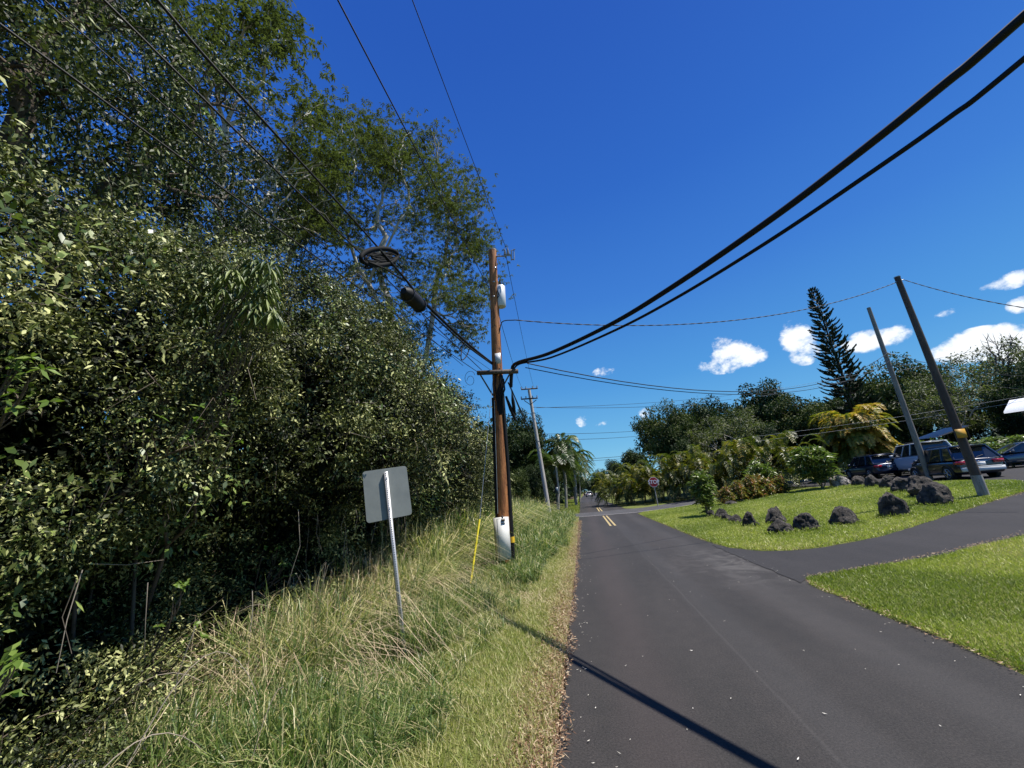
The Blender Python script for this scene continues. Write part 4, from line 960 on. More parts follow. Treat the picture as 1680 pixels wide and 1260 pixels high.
a = Acc(); q = onpole(.78, .182, .0); a.tube([q - [0, 0, .06], q + [0, 0, .07]], .068, 10); part(a, 'warning_tape', M_tapey, t)
a = Acc(); a.tube([onpole(1.3, -.15, -.12), onpole(3, -.14, -.12), onpole(4.3, -.14, -.08)], .028, 7); a.tube([onpole(.1, -.12, -.16), onpole(.9, -.12, -.16)], .04, 7); part(a, 'conduit', M_blk, t)
a = Acc(); a.tube([onpole(1.4, -.1, -.17), onpole(4.2, -.08, -.16)], .009, 5); part(a, 'ground_wire', M_galv, t)
a = Acc()   # cable bunch below the arm
for k_ in range(4):
    s0 = onpole(5.05 - .1 * k_, .1 + .03 * k_, -.18); a.tube([s0, s0 + [.02, -.04, -.3], onpole(4.3, .05 * k_, -.2), onpole(3.8, .02 * k_ + .05, -.17)], .022, 6)
a.tube([onpole(5.25, .0, -.16), onpole(4.6, -.04, -.19), onpole(3.9, .02, -.19)], .02, 6); part(a, 'cable_bunch', M_blk, t)
a = Acc(); pts = [aL + [0, -.02, .02]]; 
th_ = np.linspace(0, 9, 26); cen = aL + [-.22, 0, -.05]
a.tube([cen + np.array([.15 * math.cos(u) * (1 - u / 24), .03 * u / 9, .16 * math.sin(u) - .02 * u]) for u in th_], .006, 4); part(a, 'loose_wire_coil', M_blk, t)

def wire(name, label, A, B, sag, r, mat=M_blk, n=24, cat='cable', side=(0, 0, 0), group=None, sides=6):
    A = np.array(A, float); B = np.array(B, float); s = np.linspace(0, 1, n)
    P = A + np.outer(s, B - A) - np.outer(4 * sag * s * (1 - s), [0, 0, 1]); a = Acc(); a.tube(P, r, sides)
    o = a.build(name, mat, None, True); return tag(o, label, cat, group)
def curve(name, label, pts, r, mat=M_blk, cat='cable', sides=8, n=60, group=None):
    """smooth polyline through points (Catmull-Rom)"""
    P = np.array(pts, float); Q = np.vstack([2 * P[0] - P[1], P, 2 * P[-1] - P[-2]]); out = []
    m_ = max(2, n // (len(P) - 1))
    for i in range(1, len(Q) - 2):
        for u in np.linspace(0, 1, m_, endpoint=(i == len(Q) - 3)):
            p0, p1, p2, p3 = Q[i - 1:i + 3]; out.append(.5 * (2 * p1 + (p2 - p0) * u + (2 * p0 - 5 * p1 + 4 * p2 - p3) * u * u + (3 * p1 - p0 - 3 * p2 + p3) * u ** 3))
    a = Acc(); rr = r if np.isscalar(r) else np.interp(np.linspace(0, 1, len(out)), np.linspace(0, 1, len(r)), r)
    a.tube(out, rr, sides); return tag(a.build(name, mat, None, True), label, cat, group)
# main pair over the road (passes right of the camera and on behind it)
curve('overhead_cable', 'thickest black cable sweeping from the crossarm over the road to the upper right corner',
      [(-1.55, 9.72, 4.55), (-1.47, 9.62, 4.95), (-1.30, 9.42, 5.10), (-.37, 8.0, 4.71), (.79, 6.25, 4.42), (1.58, 5.21, 4.40), (2.38, 4.18, 4.47), (2.95, 3.51, 4.6), (3.38, 3.02, 4.74), (3.69, 2.66, 4.87), (5.2, .8, 5.6), (6.5, -1.0, 6.3)], [.045, .05, .04, .04, .038, .038, .038, .038, .038, .038, .038, .038], n=90)
curve('overhead_cable', 'thinner black cable running just under the thick one over the road',
      [(-1.45, 9.6, 4.95), (-1.2, 9.3, 5.02), (-.33, 7.97, 4.60), (.84, 6.22, 4.29), (1.62, 5.17, 4.22), (2.36, 4.15, 4.23), (2.88, 3.48, 4.3), (3.27, 3.0, 4.38), (3.53, 2.64, 4.47), (4.9, .8, 5.1), (6.2, -1.0, 5.8)], .022, n=90)
# left strand toward the camera side
def LX(px, py, X):
    v = ray(px, py); return np.array([0, 0, H]) + v * (X / v[0])
pts = [LX(*p, X) for p, X in [((818, 604), -1.95), ((770, 566), -2.15), ((700, 500), -2.3), ((660, 452), -2.35), ((590, 372), -2.45), ((470, 240), -2.5), ((350, 108), -2.55), ((258, 0), -2.6)]]
dd = pts[-1] - pts[-2]; pts += [pts[-1] + dd * 2]
curve('support_strand', 'black cable strand slanting up from the pole past the splice pod to the top left', pts, [.03, .03, .026, .018, .012, .012, .012, .012, .012], n=80)
curve('overhead_cable', 'black coaxial line lashed beneath the strand left of the pole', [LX(*p, X) for p, X in [((822, 608), -1.95), ((772, 572), -2.12), ((735, 540), -2.25), ((705, 512), -2.3)]], .018, n=30)
curve('cable_loop_drop', 'short black drip loop hanging off the strand near the pole', [LX(*p, -2.2) for p in [(759, 556), (757, 575), (757, 590), (764, 586), (770, 572), (770, 560)]], .012, n=30)
M_trim0 = flat('black_band', (.015, .015, .015), .5)
# splice closure
t = thing('splice_closure', LX(678, 486, -2.32), 'black pod shaped cable splice closure hanging from the strand', 'splice closure')
A_, B_ = LX(662, 472, -2.34), LX(694, 500, -2.3); A_ = A_ + [0, 0, -.02]; B_ = B_ + [0, 0, -.05]; s = np.linspace(0, 1, 9); a = Acc(); a.tube([A_ + (B_ - A_) * u + [0, 0, -.03] for u in s], [.05, .105, .118, .122, .122, .118, .112, .09, .05], 12); part(a, 'closure_body', M_blk, t, True)
a = Acc(); u_ = (B_ - A_) / np.linalg.norm(B_ - A_)
for q in (.2, .8):
    c = A_ + (B_ - A_) * q + [0, 0, -.03]; a = Acc(); a.tube([c - u_ * .012, c + u_ * .012], .128, 12); part(a, 'clamp', M_trim0, t)
a = Acc(); a.tube([A_ + [0, 0, .05], A_ * .4 + B_ * .6 + [.02, 0, .12], B_ + [0, 0, .08]], .01, 5); part(a, 'hanger', M_galv, t)
# snowshoe cable storage loop
M_coil = flat('coil_black', (.008, .008, .008), .8, spec=.15)
c0 = LX(625, 421, -2.42); t = thing('cable_storage_loop', c0, 'oval black cable storage loop with coiled wire hanging from the strand', 'cable loop')
e1 = LX(655, 432, -2.42) - c0; e2 = LX(640, 407, -2.42) - c0; a = Acc()
hor = (LX(658, 418, -2.42 + .05) - c0) * .82; ver = (LX(628, 440, -2.42) - c0) * .82
th_ = np.linspace(0, 2 * np.pi, 30)
a.tube([c0 + hor * math.cos(u) + ver * .88 * math.sin(u) for u in th_], .03, 6); a.tube([c0 + [0, 0.01, 0] + hor * .85 * math.cos(u) + ver * .7 * math.sin(u) for u in th_], .012, 6); part(a, 'frame', M_coil, t, True)
a = Acc()
for q in range(9):
    f_ = rng.uniform(.25, .75, 2); of = rng.normal(size=2) * .15; a.tube([c0 + [0, .015 * q, 0] + hor * (f_[0] * math.cos(u) + of[0] + .12 * math.sin(3 * u)) + ver * (f_[1] * math.sin(u + q) + of[1]) for u in th_], .016, 5)
a.tube([LX(652, 432, -2.4), LX(660, 440, -2.38), LX(661, 456, -2.36)], .012, 5); a.tube([LX(605, 430, -2.42), LX(630, 440, -2.4), LX(662, 460, -2.36)], .012, 5); part(a, 'coiled_cable', M_coil, t, True)
# thinner parallel lines on the left
for (p1, p2, X, r, sg, lb) in [((790, 607), (150, -20), -2.85, .010, .12, 'thin black line parallel to the strand on its left'),
                           ((786, 612), (-20, 25), -3.2, .009, .15, 'lower thin black line crossing in front of the thicket to the left edge'),
                           ((760, 600), (50, -20), -3.1, .006, .1, 'faint thin line between the two parallel lines over the trees'),
                           ((806, 480), (548, -12), -2.0, .010, .05, 'dark neutral wire climbing left from high on the tall pole'),
                           ((832, 412), (672, -12), -1.62, .008, .05, 'thin primary wire rising from the pole top to the upper edge'),
                           ((812, 612), (640, 490), -2.4, .006, .02, 'thin service wire under the splice pod')]:
    A_ = LX(*p1, X + (.6 if X < -2.5 else 0)); v = ray(*p2); B_ = np.array([0, 0, H]) + v * (X / v[0]); D_ = B_ - A_; wire('overhead_wire', lb, A_, B_, sg * .3, r, n=16, cat='wire', group=None, sides=5)
# second pole (concrete / pale)
P2 = np.array([-3.19, 35.3, 0.]); P2T = atY(868, 640, 35.3)
t = thing('utility_pole', P2, 'pale grey pole with two crossarms beyond the long grass', 'utility pole')
a = Acc(); a.tube([P2 - [0, 0, .2], P2T], [.2, .14], 12); part(a, 'pole', M_wood4, t, True)
for nm, py, w_ in (('a', 638, .0), ('b', 654, .0)):
    l = atY(855, py + 1, 35.1); r_ = atY(882, py - 1, 35.1); a = Acc(); a.tube([l, r_], .07, 4); part(a, 'crossarm', M_arm, t); a = Acc()
    for u in (.02, .3, .7, .98):
        q = l + (r_ - l) * u; a.tube([q, q + [0, 0, .25]], .06, 6)
    part(a, 'insulator', M_por, t)
a = Acc(); a.tube([atY(860, 657, 35.1), atY(870, 664, 35.1), atY(880, 656, 35.1)], .04, 5); part(a, 'brace', M_arm, t)
# more distant poles
for (px, py, bx, by, Y, lb) in [(921, 735, 930, 832, 52, 'slim grey pole in front of the coconut palms'), (940, 775, 944, 828, 66, 'distant thin pole among the palm trunks')]:
    b0 = atY(bx, by, Y); b0[2] = 0; T0 = atY(px, py, Y); t = thing('utility_pole', b0, lb, 'utility pole'); a = Acc(); a.tube([b0 - [0, 0, .2], T0], [.16, .11], 10); part(a, 'pole', M_wood3, t, True)
    a = Acc(); a.tube([T0 + [-.8, 0, -.4], T0 + [.8, 0, -.4]], .06, 4); part(a, 'crossarm', M_arm, t)
# right poles
M_foot = woodmat('foot_wood', (.2, .18, .16), (.4, .37, .34), (.12, .1, .09))
RPB = np.array([13.01, 15.87, .45]); RPT = np.array([13.12, 15.87, 8.73])
t = thing('utility_pole', RPB, 'dark brown leaning pole with yellow marker and whitish foot at the driveway edge', 'utility pole')
a = Acc(); s = np.linspace(0, 1, 12); a.tube([RPB + (RPT - RPB) * u - [0, 0, .2 * (u == 0)] for u in s], np.interp(s, [0, 1], [.135, .09]), 16); part(a, 'pole', M_wood2, t, True)
a = Acc(); a.tube([RPT, RPT + [0, 0, .03]], .102, 14); part(a, 'pole_cap', M_galv, t)
a = Acc(); a.tube([RPB, RPB + (RPT - RPB) * .085], [.142, .138], 16); part(a, 'weathered_foot', M_foot, t, True)
a = Acc(); q0 = RPB + (RPT - RPB) * .255; a.box(q0 + np.array([-.07, -.15, 0]), (.28, .03, .3)); part(a, 'marker_plate', flat('marker_ochre', (.5, .27, .03), .6), t)
a = Acc(); a.tube([RPT - [.0, .0, .15], RPT + [-.16, -.03, -.22]], .02, 5); a.tube([RPT - [.0, .0, .15], RPT + [.2, .03, -.12]], .02, 5); part(a, 'wire_clamp', M_galv, t)
GB = np.array([19.1, 26, .6]); GT = atY(1425, 505, 26)
t = thing('utility_pole', GB, 'thinner grey wooden pole standing behind the lava boulders', 'utility pole')
a = Acc(); a.tube([GB, (GB + GT) / 2, GT], [.145, .125, .1], 14); part(a, 'pole', M_wood3, t, True)
a = Acc(); a.tube([atY(1455, 579, 25.8), atY(1462, 582, 25.8)], .06, 6); part(a, 'wire_clamp', M_galv, t)
# service wires
M_neut = flat('dull_aluminium', (.16, .16, .165), .8, 0, .1)
def twisted(name, label, A, B, sag, r, kink=()):
    A = np.array(A, float); B = np.array(B, float); n = 260; s = np.linspace(0, 1, n); P = A + np.outer(s, B - A) - np.outer(4 * sag * s * (1 - s), [0, 0, 1])
    t = thing(name, A, label, 'cable'); Ln = np.linalg.norm(B - A); ph = s * Ln / .6 * 6.283; h = np.cross(B - A, [0, 0, 1]); h /= np.linalg.norm(h)
    for nm, o_, mt in (('insulated_strand', 0, M_blk), ('bare_strand', np.pi, M_neut)):
        a = Acc(); a.tube(P + np.outer(np.cos(ph + o_), h) * r + np.outer(np.sin(ph + o_), [0, 0, 1]) * r, r, 5); part(a, nm, mt, t, True)
twisted('service_cable', 'twisted black and silver service cable from the tall pole to the dark right pole', atY(845, 525, 9.7), RPT + [-.14, -.03, -.22], .78, .009)
curve('service_cable_tail', 'short curved tail of the service cable at the pole', [onpole(6.15, .12, -.08), onpole(6.45, .22, -.05), atY(845, 525, 9.7)], .014, n=16)
B_ = atY(1700, 508, 12.5); twisted('service_cable', 'twisted service cable dropping right from the dark pole to the edge', RPT + [.2, .03, -.12], B_, .12, .009)
# lines to second pole
for (A_, B_, sg, r, lb) in [(tip + [0, 0, .25], atY(876, 637, 35.2), .5, .008, 'primary wire from the pole top to the second pole'), (onpole(6.75, .1), atY(858, 637, 35.2), .5, .008, 'neutral wire from mid pole to the second pole'),
                            (atY(840, 640, 9.6), atY(889, 742, 35.0), .5, .014, 'black cable sloping down from under the crossarm to the second pole'),
                            (atY(834, 628, 9.7), atY(886, 733, 35.0), .2, .02, 'upper black cable between the tall pole and the second pole')]:
    wire('overhead_wire', lb, A_, B_, sg, r, cat='wire')
t = thing('cable_amplifier', atY(841, 665, 9.9), 'small black amplifier can on the cable under the crossarm', 'amplifier')
a = Acc(); p0 = atY(838, 632, 9.7); p1 = atY(845, 682, 9.9); s = np.linspace(0, 1, 9); a.tube([p0 + (p1 - p0) * u for u in s], [.012, .012, .012, .03, .045, .048, .045, .03, .015], 10); part(a, 'amplifier_can', M_blk, t, True)
a = Acc(); p0 = atY(830, 650, 9.75); p1 = atY(846, 690, 9.9); a.tube([p0, (p0 + p1) / 2 + [.0, 0, -.02], p1], [.03, .05, .03], 8); part(a, 'coiled_slack', M_blk, t, True)
# long service drops to the right
for (p1, Y1, p2, Y2, sg, r, lb) in [((865, 596), 9.8, (1455, 580), 25.8, 1.5, .014, 'upper drooping wire from the tall pole to the grey right pole'), ((862, 603), 9.8, (1460, 592), 25.8, 1.35, .012, 'lower drooping wire from the tall pole to the grey right pole'),
                                    ((1458, 580), 25.8, (1700, 615), 40, .5, .014, 'upper wire continuing right from the grey pole'), ((1462, 592), 25.8, (1700, 640), 40, .4, .012, 'lower wire continuing right from the grey pole'),
                                    ((875, 668), 35, (1200, 655), 60, .5, .02, 'highest of the long level wires crossing behind the second pole'), ((880, 669), 35, (1200, 648), 60, .3, .018, 'level wire just above the highest long one'),
                                    ((885, 712), 35, (1120, 699), 60, .3, .02, 'middle level wire over the far road'), ((887, 722), 35, (1120, 707), 60, .3, .02, 'second middle level wire over the far road'),
                                    ((930, 755), 52, (1150, 735), 75, .2, .03, 'lowest level wire at the end of the road'), ((930, 758), 52, (1150, 740), 75, .2, .025, 'wire just under the lowest level wire at the end of the road')]:
    wire('overhead_wire', lb, atY(*p1, Y1), atY(*p2, Y2), sg, r, cat='wire')
M_bare = flat('bare_aluminium', (.4, .4, .4), .7, 0, .2)
for (p1, Y1, p2, Y2, lb) in [((1240, 724), 33, (1700, 654), 30, 'bright bare wire in front of the trees passing behind both right poles'), ((1240, 716), 33, (1700, 646), 30, 'second bare wire just above the bright one behind the right poles'),
                             ((1250, 650), 37, (1700, 560), 33, 'bare wire crossing the pine above the golden palm'), ((1250, 643), 37, (1700, 553), 33, 'faint upper bare wire crossing the pine')]:
    wire('bare_wire', lb, atY(*p1, Y1), atY(*p2, Y2), .15, .009, M_bare, cat='wire')
# guy wire with yellow guard
g0 = atY(770, 975, 8.1); g0[2] = .02; g1 = atY(787, 852, 8.65); g2 = onpole(4.9, -.1, -.1)
t = thing('guy_wire', g0, 'guy wire with bright yellow plastic guard anchored in the grass by the tall pole', 'guy wire')
a = Acc(); a.tube([g0, g1], .021, 8); part(a, 'guard', flat('yellow_plastic', (.75, .62, .03), .45), t, True); a = Acc(); a.tube([g1, g2], .007, 5); part(a, 'wire', M_galv, t)
# ------------------------------------------------------------------ signs
sb_ = np.array([-2.29, 4.87, 0.]); stp = np.array([-2.56, 4.87, 2.22])
t = thing('road_sign', sb_, 'back of a square grey metal road sign on a perforated steel post', 'sign')
axp = (stp - sb_) / np.linalg.norm(stp - sb_); th = R_(36); xr_ = np.array([math.cos(th), math.sin(th), 0]); xr_ -= axp * xr_.dot(axp); xr_ /= np.linalg.norm(xr_); yr_ = np.cross(axp, xr_)
Rp = np.stack([xr_, yr_, axp], 1)
m, nt, N, L, b = newmat('perforated_post'); L.new(mix(nt, noise(nt, 12), (.5, .5, .5), (.62, .62, .62)), b.inputs['Base Color']); b.inputs['Metallic'].default_value = .5; b.inputs['Roughness'].default_value = .45; M_post = m
a = Acc(); Ln = 2.23; a.box(sb_ + axp * (Ln / 2 - .1) + yr_ * .0, (.045, .045, Ln + .2), Rp); post = part(a, 'post', M_post, t)
a = Acc(); nh = 80
for q in range(nh):
    z = .05 + q * Ln / nh * .98
    c = sb_ + axp * z; a.box(c - yr_ * .0235, (.012, .002, .012), Rp); a.box(c - xr_ * .0235, (.002, .012, .012), Rp)
hl = part(a, 'post_holes', M_blk, t); hl['kind'] = 'stuff'
a = Acc(); pc = sb_ + axp * 1.955 + yr_ * .03 + xr_ * .0
bm = bmesh.new(); rc = .04; out = []
for cx_, cz_, a0 in ((.285 - rc, .325 - rc, 0), (-.285 + rc, .325 - rc, 90), (-.285 + rc, -.325 + rc, 180), (.285 - rc, -.325 + rc, 270)):
    for k_ in range(6): an = R_(a0 + 18 * k_); out.append((cx_ + rc * math.cos(an), cz_ + rc * math.sin(an)))
f_ = bm.faces.new([bm.verts.new((x_, 0, z_)) for x_, z_ in out]); g_ = bmesh.ops.extrude_face_region(bm, geom=[f_]); bmesh.ops.translate(bm, vec=(0, .004, 0), verts=[v for v in g_['geom'] if isinstance(v, bmesh.types.BMVert)]); bmesh.ops.recalc_face_normals(bm, faces=bm.faces[:])
me = bpy.data.meshes.new('sign_plate'); bm.to_mesh(me); bm.free(); me.transform(Matrix([list(Rp[0]) + [pc[0] - sb_[0]], list(Rp[1]) + [pc[1] - sb_[1]], list(Rp[2]) + [pc[2] - sb_[2]], [0, 0, 0, 1]]))
me.materials.append(noisy('bare_aluminium_plate', (.20, .215, .2), (.165, .178, .168), 6, .5, .15, .05)); o = bpy.data.objects.new('sign_plate', me); COL.objects.link(o); o.parent = t
a = Acc()
for q in (1.75, 2.14): c = sb_ + axp * q - yr_ * .03; a.tube([c, c - yr_ * -.06], .01, 6)
part(a, 'bolt', M_galv, t)

def octagon_sign(base, top, R0, label):
    base = np.array(base, float); t = thing('stop_sign', base, label, 'sign'); a = Acc(); a.tube([(0, 0, -.1), np.array(top) - base + [0, 0, .1]], .035, 8); a.build('post', M_wood4, t)
    c = np.array(top) - base
    def octo(name, r, y, h, mat):
        an = np.arange(8) * np.pi / 4 + np.pi / 8; V = [(c[0] + r * np.cos(q), c[1] + y + dy, c[2] + r * np.sin(q)) for dy in (0, h) for q in an]; a = Acc(); a.add(V, [[i, (i + 1) % 8, 8 + (i + 1) % 8, 8 + i] for i in range(8)])
        F8 = Acc(); bm = bmesh.new(); vs = [bm.verts.new(v) for v in V]; bm.faces.new(vs[:8]); bm.faces.new(vs[8:][::-1]); [bm.faces.new([vs[i], vs[i + 8], vs[8 + (i + 1) % 8], vs[(i + 1) % 8]]) for i in range(8)]; bmesh.ops.recalc_face_normals(bm, faces=bm.faces[:]); me = bpy.data.meshes.new(name); bm.to_mesh(me); bm.free(); me.materials.append(mat); o = bpy.data.objects.new(name, me); COL.objects.link(o); o.parent = t; return o
    octo('sign_border', R0, -.05, .012, flat('sign_white', (.75, .72, .7), .5)); octo('sign_face', R0 * .91, -.058, .01, flat('stop_red', (.42, .012, .02), .45))
    cu = bpy.data.curves.new('lettering', 'FONT'); cu.body = 'STOP'; cu.align_x = 'CENTER'; cu.align_y = 'CENTER'; cu.size = R0 * .86; cu.extrude = .003; cu.offset = .006; tmp = bpy.data.objects.new('tmp_text', cu); COL.objects.link(tmp)
    dg = bpy.context.evaluated_depsgraph_get(); me = bpy.data.meshes.new_from_object(tmp.evaluated_get(dg)); bpy.data.objects.remove(tmp); me.materials.clear(); me.materials.append(flat('letter_white', (.85, .83, .82), .5))
    me.transform(Matrix.Translation(c + [0, -.064, 0]) @ Matrix.Rotation(math.pi / 2, 4, 'X') @ Matrix.Diagonal((1.05, 1.15, 1, 1))); o = bpy.data.objects.new('lettering', me); COL.objects.link(o); o.parent = t; return t
sp = atY(1072, 791, 34.4); sbase = (5.95, 34.3, .03); sbase = np.array([sp[0] + .03, 34.4, .03])
o = octagon_sign(sbase, sp, .43, 'red octagonal STOP sign with white border at the corner of the cross road')
o.rotation_euler.z = R_(8)
# small sign beyond the cross road on the left
b0 = atY(917, 832, 38); b0[2] = 0; t = thing('road_sign', b0, 'small dark edge-on sign on a thin post beside the concrete pole', 'sign'); a = Acc(); a.tube([(0, 0, 0), (0, 0, 2.3)], .04, 6); a.build('post', M_wood3, t); a = Acc(); a.box((0, 0, 2.0), (.22, .5, .6)); a.build('sign_plate', flat('dark_blue_plate', (.05, .08, .12), .4), t)

# ------------------------------------------------------------------ cars
def paint(name, c, metal=.3):
    m, nt, N, L, b = newmat(name); L.new(mix(nt, noise(nt, 3), tuple(x * .9 for x in c), c), b.inputs['Base Color']); b.inputs['Metallic'].default_value = metal; b.inputs['Roughness'].default_value = .3; b.inputs['Coat Weight'].default_value = 1; b.inputs['Coat Roughness'].default_value = .04; return m
M_glass, nt, N, L, b = newmat('car_glass'); L.new(mix(nt, noise(nt, 3), (.012, .016, .018), (.03, .035, .04)), b.inputs['Base Color']); b.inputs['Roughness'].default_value = .04; b.inputs['Specular IOR Level'].default_value = .9; b.inputs['Coat Weight'].default_value = .6
M_tyre = flat('tyre_rubber', (.015, .015, .015), .85); M_rim = flat('alloy_rim', (.45, .45, .47), .3, .8); M_trim = flat('black_trim', (.02, .02, .02), .6); M_tail = flat('tail_red', (.35, .008, .01), .2, coat=1); M_head = flat('headlamp_clear', (.6, .62, .65), .1, coat=1); M_plate = flat('plate_white', (.7, .7, .68), .5); M_chrome = flat('chrome', (.8, .8, .8), .12, 1)
def subsurf(o, lv=2):
    md = o.modifiers.new('s', 'SUBSURF'); md.levels = lv; md.render_levels = lv
def car(name, label, loc, rz, mat, Ln=4.6, W=1.86, Ht=1.72, style='suv', lower=None):
    """forward is +y; wheels at +-wb/2"""
    t = thing(name, loc, label, 'car', None, rz); hw = W / 2; b0 = .24; belt = Ht * (.60 if style == 'suv' else .63)
    f, r = Ln / 2, -Ln / 2; hood = belt - .10 if style != 'sedan' else belt - .16
    # lower body loft: stations (y, ztop, halfwidth factor)
    if style == 'sedan': S = [(r, belt - .22, .80), (r + .06, belt - .08, .92), (r + .35, belt + .02, .97), (r + .9, belt + .02, 1), (-.3, belt, 1), (f - 1.35, belt - .02, 1), (f - .8, hood - .02, .98), (f - .25, hood - .14, .93), (f - .04, hood - .3, .84), (f, hood - .36, .74)]
    else: S = [(r, belt - .12, .86), (r + .05, belt - .03, .93), (r + .3, belt, .98), (r + 1.0, belt, 1), (0, belt, 1), (f - 1.4, belt, 1), (f - 1.0, hood + .04, .99), (f - .3, hood - .05, .94), (f - .05, hood - .2, .86), (f, hood - .26, .78)]
    V = []; n = 11
    for y, zt_, wf in S:
        w_ = hw * wf; lo = b0 + (.1 if y in (r, f) else 0)
        pr = [(-w_ * .86, lo), (-w_ * .97, lo + .06), (-w_, lo + .3), (-w_ * .985, zt_ - .22), (-w_ * .93, zt_ - .05), (-w_ * .5, zt_ + .015), (0, zt_ + .03)]
        pr = pr + [(-x, z) for x, z in pr[-2::-1]]; V += [(x, y, z) for x, z in pr]
    m_ = 13; F = [[i * m_ + j, i * m_ + j + 1, (i + 1) * m_ + j + 1, (i + 1) * m_ + j] for i in range(len(S) - 1) for j in range(m_ - 1)] + [[i * m_, (i + 1) * m_, (i + 1) * m_ + m_ - 1, i * m_ + m_ - 1] for i in range(len(S) - 1)]
    bm = bmesh.new(); vs = [bm.verts.new(v) for v in V]; [bm.faces.new([vs[i] for i in q]) for q in F]; bm.faces.new(vs[:m_]); bm.faces.new(vs[-m_:]); bmesh.ops.recalc_face_normals(bm, faces=bm.faces[:])
    def obj(nm, bm_, mt, par=None, sm=True):
        me = bpy.data.meshes.new(nm); bm_.to_mesh(me); bm_.free(); me.materials.append(mt)
        if sm: [setattr(p, 'use_smooth', True) for p in me.polygons]
        o = bpy.data.objects.new(nm, me); COL.objects.link(o); o.parent = par or t; return o
    body = obj('body', bm, mat); subsurf(body, 1)
    # greenhouse
    if style == 'sedan': gr0, gr1, gf1, gf0 = r + .75, r + 1.45, f - 2.15, f - 1.2
    elif style == 'van': gr0, gr1, gf1, gf0 = r + .08, r + .3, f - 1.7, f - .95
    else: gr0, gr1, gf1, gf0 = r + .12, r + .55, f - 1.95, f - 1.2
    zb, zr = belt - .03, Ht - .06; wb_, wt = hw * .93, hw * .74
    def ring(y0, y1, ww, z): return [(-ww, y0, z), (ww, y0, z), (ww, y1, z), (-ww, y1, z)]
    bm = bmesh.new(); vs = [bm.verts.new(v) for v in ring(gr0, gf0, wb_, zb) + ring(gr1, gf1, wt, zr)]
    for q in ([0, 1, 5, 4], [1, 2, 6, 5], [2, 3, 7, 6], [3, 0, 4, 7], [4, 5, 6, 7]): bm.faces.new([vs[i] for i in q])
    bmesh.ops.recalc_face_normals(bm, faces=bm.faces[:]); obj('window', bm, M_glass, None, False)
    # roof slab
    bm = bmesh.new(); e = .03; nyy = 6; rows = []
    for i in range(nyy + 1):
        u = i / nyy; y = gr1 - .12 + (gf1 + .06 - gr1 + .12) * u; zz_ = zr + .05 * math.sin(math.pi * u) ** .5; rows.append([bm.verts.new(v) for v in [(-wt - e, y, zr - .03), (-wt - e * .6, y, zr + .02), (-wt * .6, y, zz_ + .02), (0, y, zz_ + .035), (wt * .6, y, zz_ + .02), (wt + e * .6, y, zr + .02), (wt + e, y, zr - .03)]])
    for i in range(nyy):
        for j in range(6): bm.faces.new([rows[i][j], rows[i][j + 1], rows[i + 1][j + 1], rows[i + 1][j]])
    for rw in (rows[0], rows[-1]): bm.faces.new(rw)
    bmesh.ops.recalc_face_normals(bm, faces=bm.faces[:]); obj('roof', bm, mat)
    # pillars
    a = Acc()
    def lerp_g(u, sgn, o_=.012):
        yb = gr0 + (gf0 - gr0) * u; yt = gr1 + (gf1 - gr1) * u; return (sgn * (wb_ + o_), yb, zb), (sgn * (wt + o_), yt, zr)
    for sg in (-1, 1):
        for u, rad in ((0, .055), (.30, .04), (.62, .03), (1, .035)):
            a = Acc(); p, q = lerp_g(u, sg); a.tube([p, q], rad, 6); a.build('pillar', mat, t, True)
    # beltline trim, sills, bumpers
    a = Acc()
    for sg in (-1, 1): a.box((sg * (hw * .985), 0, b0 + .1), (.05, Ln * .62, .12))
    a.build('side_skirt', M_trim, t)
    a = Acc(); a.box((0, r - .02, b0 + .26), (W * .86, .14, .2)); a.box((0, r - .05, b0 + .36), (W * .72, .12, .05)); a.build('rear_bumper', lower or mat, t)
    a = Acc(); a.box((0, f - .0, b0 + .2), (W * .78, .14, .2)); a.build('front_bumper', M_trim, t)
    a = Acc(); a.box((0, r - .035, belt - .28), (.32, .02, .16)); a.build('licence_plate', M_plate, t)
    a = Acc(); a.box((0, r - .02, belt - .16), (W * .5, .03, .035)); a.build('chrome_strip', M_chrome, t)
    for sg in (-1, 1):
        a = Acc(); a.box((sg * hw * .72, r - .005, belt - .2), (W * .2, .09, .17)); a.box((sg * hw * .93, r + .13, belt - .19), (.05, .26, .15)); a.build('tail_light', M_tail, t)
        a = Acc(); a.box((sg * hw * .66, f - .08, hood - .27), (W * .2, .12, .12)); a.build('headlight', M_head, t)
        a = Acc(); a.box((sg * (hw + .1), gf0 - .35, belt + .06), (.2, .1, .14)); a.build('mirror', mat, t)
        if style != 'sedan': a = Acc(); a.tube([(sg * wt * .92, gr1 + .1, Ht + .01), (sg * wt * .92, gr1 + .5, Ht + .05), (sg * wt * .92, gf1 - .3, Ht + .05), (sg * wt * .92, gf1 + .0, Ht + .0)], .02, 5); a.build('roof_rail', M_trim, t)
        for yy in (-Ln * .305, Ln * .305):
            R0 = .36 if style != 'sedan' else .33
            a = Acc(); x0 = sg * (hw - .2); x1 = sg * (hw + .005); a.tube([(x0, yy, R0), (x1 - sg * .03, yy, R0), (x1, yy, R0)], [R0, R0, R0 * .94], 24); wh = a.build('wheel', M_tyre, t)
            a = Acc(); a.tube([(x1 - sg * .02, yy, R0), (x1 + sg * .006, yy, R0)], R0 * .22, 12)
            for q in range(5):
                an = q * 1.2566; a.tube([(x1 + sg * .006, yy, R0), (x1 + sg * .006, yy + math.cos(an) * R0 * .62, R0 + math.sin(an) * R0 * .62)], .03, 5)
            a.tube([(x1 - sg * .01, yy + math.cos(q) * R0 * .64, R0 + math.sin(q) * R0 * .64) for q in np.linspace(0, 6.283, 20)], .02, 5); a.build('rim', M_rim, wh)
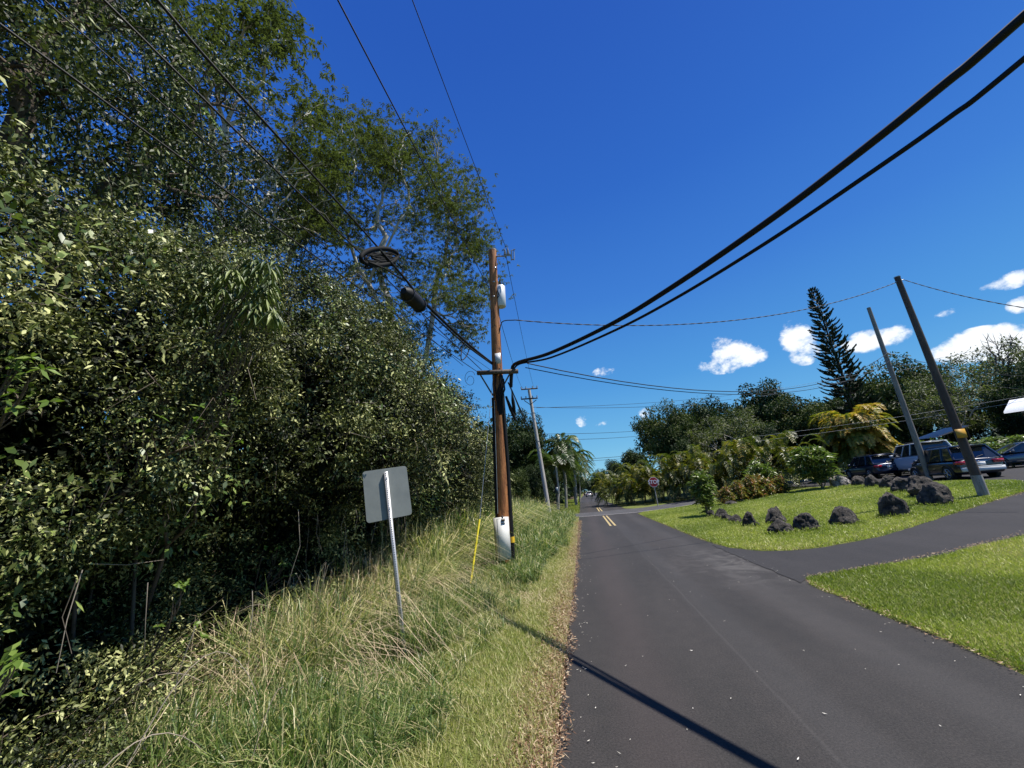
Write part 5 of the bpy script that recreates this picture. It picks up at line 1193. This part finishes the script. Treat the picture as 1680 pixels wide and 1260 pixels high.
            a = Acc(); a.tube([(x1 - sg * .02, yy + math.cos(q) * (R0 + .05), R0 + math.sin(q) * (R0 + .05)) for q in np.linspace(-.2, 3.34, 16)], .035, 5); a.build('wheel_arch', M_trim, t)
    if style != 'sedan': a = Acc(); a.box((0, gr1 - .2, Ht - .05), (W * .68, .26, .035)); a.build('spoiler', mat, t)
    # rear wiper / window frame
    a = Acc(); a.tube([(0, gr0 - .01, belt + .05), (.35, gr0 + .06, belt + .14)], .012, 4); a.build('wiper', M_trim, t)
    return t
Z0 = .67
car('parked_car', 'dark navy station wagon SUV parked below the golden palm, tail lights facing the rocks', (22.66, 35.9, Z0 + .17), R_(-6), paint('navy_paint', (.012, .022, .06)), 4.7, 1.86, 1.72, 'suv')
car('parked_car', 'dark blue black SUV with silver bumper parked behind the dark leaning pole', (19.95, 25.56, Z0 - .0), R_(-10), paint('black_blue_paint', (.008, .013, .03)), 4.5, 1.88, 1.72, 'suv', M_can)
car('parked_car', 'white SUV standing between the two dark parked cars', (23.5, 32.2, Z0 + .25), R_(-14), paint('white_paint', (.62, .66, .7), 0), 4.8, 1.95, 2.1, 'van')
car('parked_car', 'grey sedan seen from its left side at the right edge of the parking lot', (26.4, 28.7, Z0 + .25), R_(68), paint('grey_paint', (.13, .14, .16), .5), 4.6, 1.8, 1.46, 'sedan')
q = atY(966, 808, 120); car('parked_car', 'small white car far away on the right side of the distant road', (q[0], 120, 0), R_(4), paint('white_far_paint', (.7, .7, .7), 0), 4.5, 1.8, 1.5, 'suv')

# ------------------------------------------------------------------ house roofs on the right
t = thing('house', (39.6, 33.2, .8), 'white metal roofed low house mostly hidden behind trees at the right edge', 'house')
a = Acc(); a.box((0, 0, 1.9), (11, 8, 3.8)); a.build('wall', flat('brown_wall', (.12, .09, .07), .8), t)
a = Acc()
for sg in (-1, 1): a.add([(-6.2, 0, 5.2), (6.2, 0, 5.2), (6.2, sg * 5, 4.0), (-6.2, sg * 5, 4.0), (-6.2, 0, 5.1), (6.2, 0, 5.1), (6.2, sg * 5, 3.88), (-6.2, sg * 5, 3.88)], [[0, 1, 2, 3], [4, 5, 6, 7], [3, 2, 6, 7], [0, 3, 7, 4], [1, 2, 6, 5]])
a.build('roof', noisy('white_roof', (.75, .76, .78), (.6, .62, .64), 6, .4, 0, .2, sc=(8, .3, 1)), t); t.rotation_euler.z = R_(131)
t = thing('carport', (33.0, 43, .9), 'small white roofed shed just left of the dark leaning pole behind the cars', 'shed'); t.scale = (.5, 1, 1.0)
a = Acc(); a.add([(-2.6, 0, 3.0), (2.6, 0, 3.7), (2.6, -2.4, 3.6), (-2.6, -2.4, 2.9), (-2.6, 0, 2.9), (2.6, 0, 3.6), (2.6, -2.4, 3.5), (-2.6, -2.4, 2.8)], [[0, 1, 2, 3], [4, 5, 6, 7], [0, 1, 5, 4], [2, 3, 7, 6], [1, 2, 6, 5], [0, 3, 7, 4]]); a.build('roof', M_can, t)
a = Acc()
for x_, y_ in ((-2.4, -.2), (2.4, -.2), (-2.4, -2.2), (2.4, -2.2)): a = Acc(); a.tube([(x_, y_, 0), (x_, y_, 3 + .13 * x_)], .06, 6); a.build('post', M_wood2, t)
bpy.context.view_layer.update()
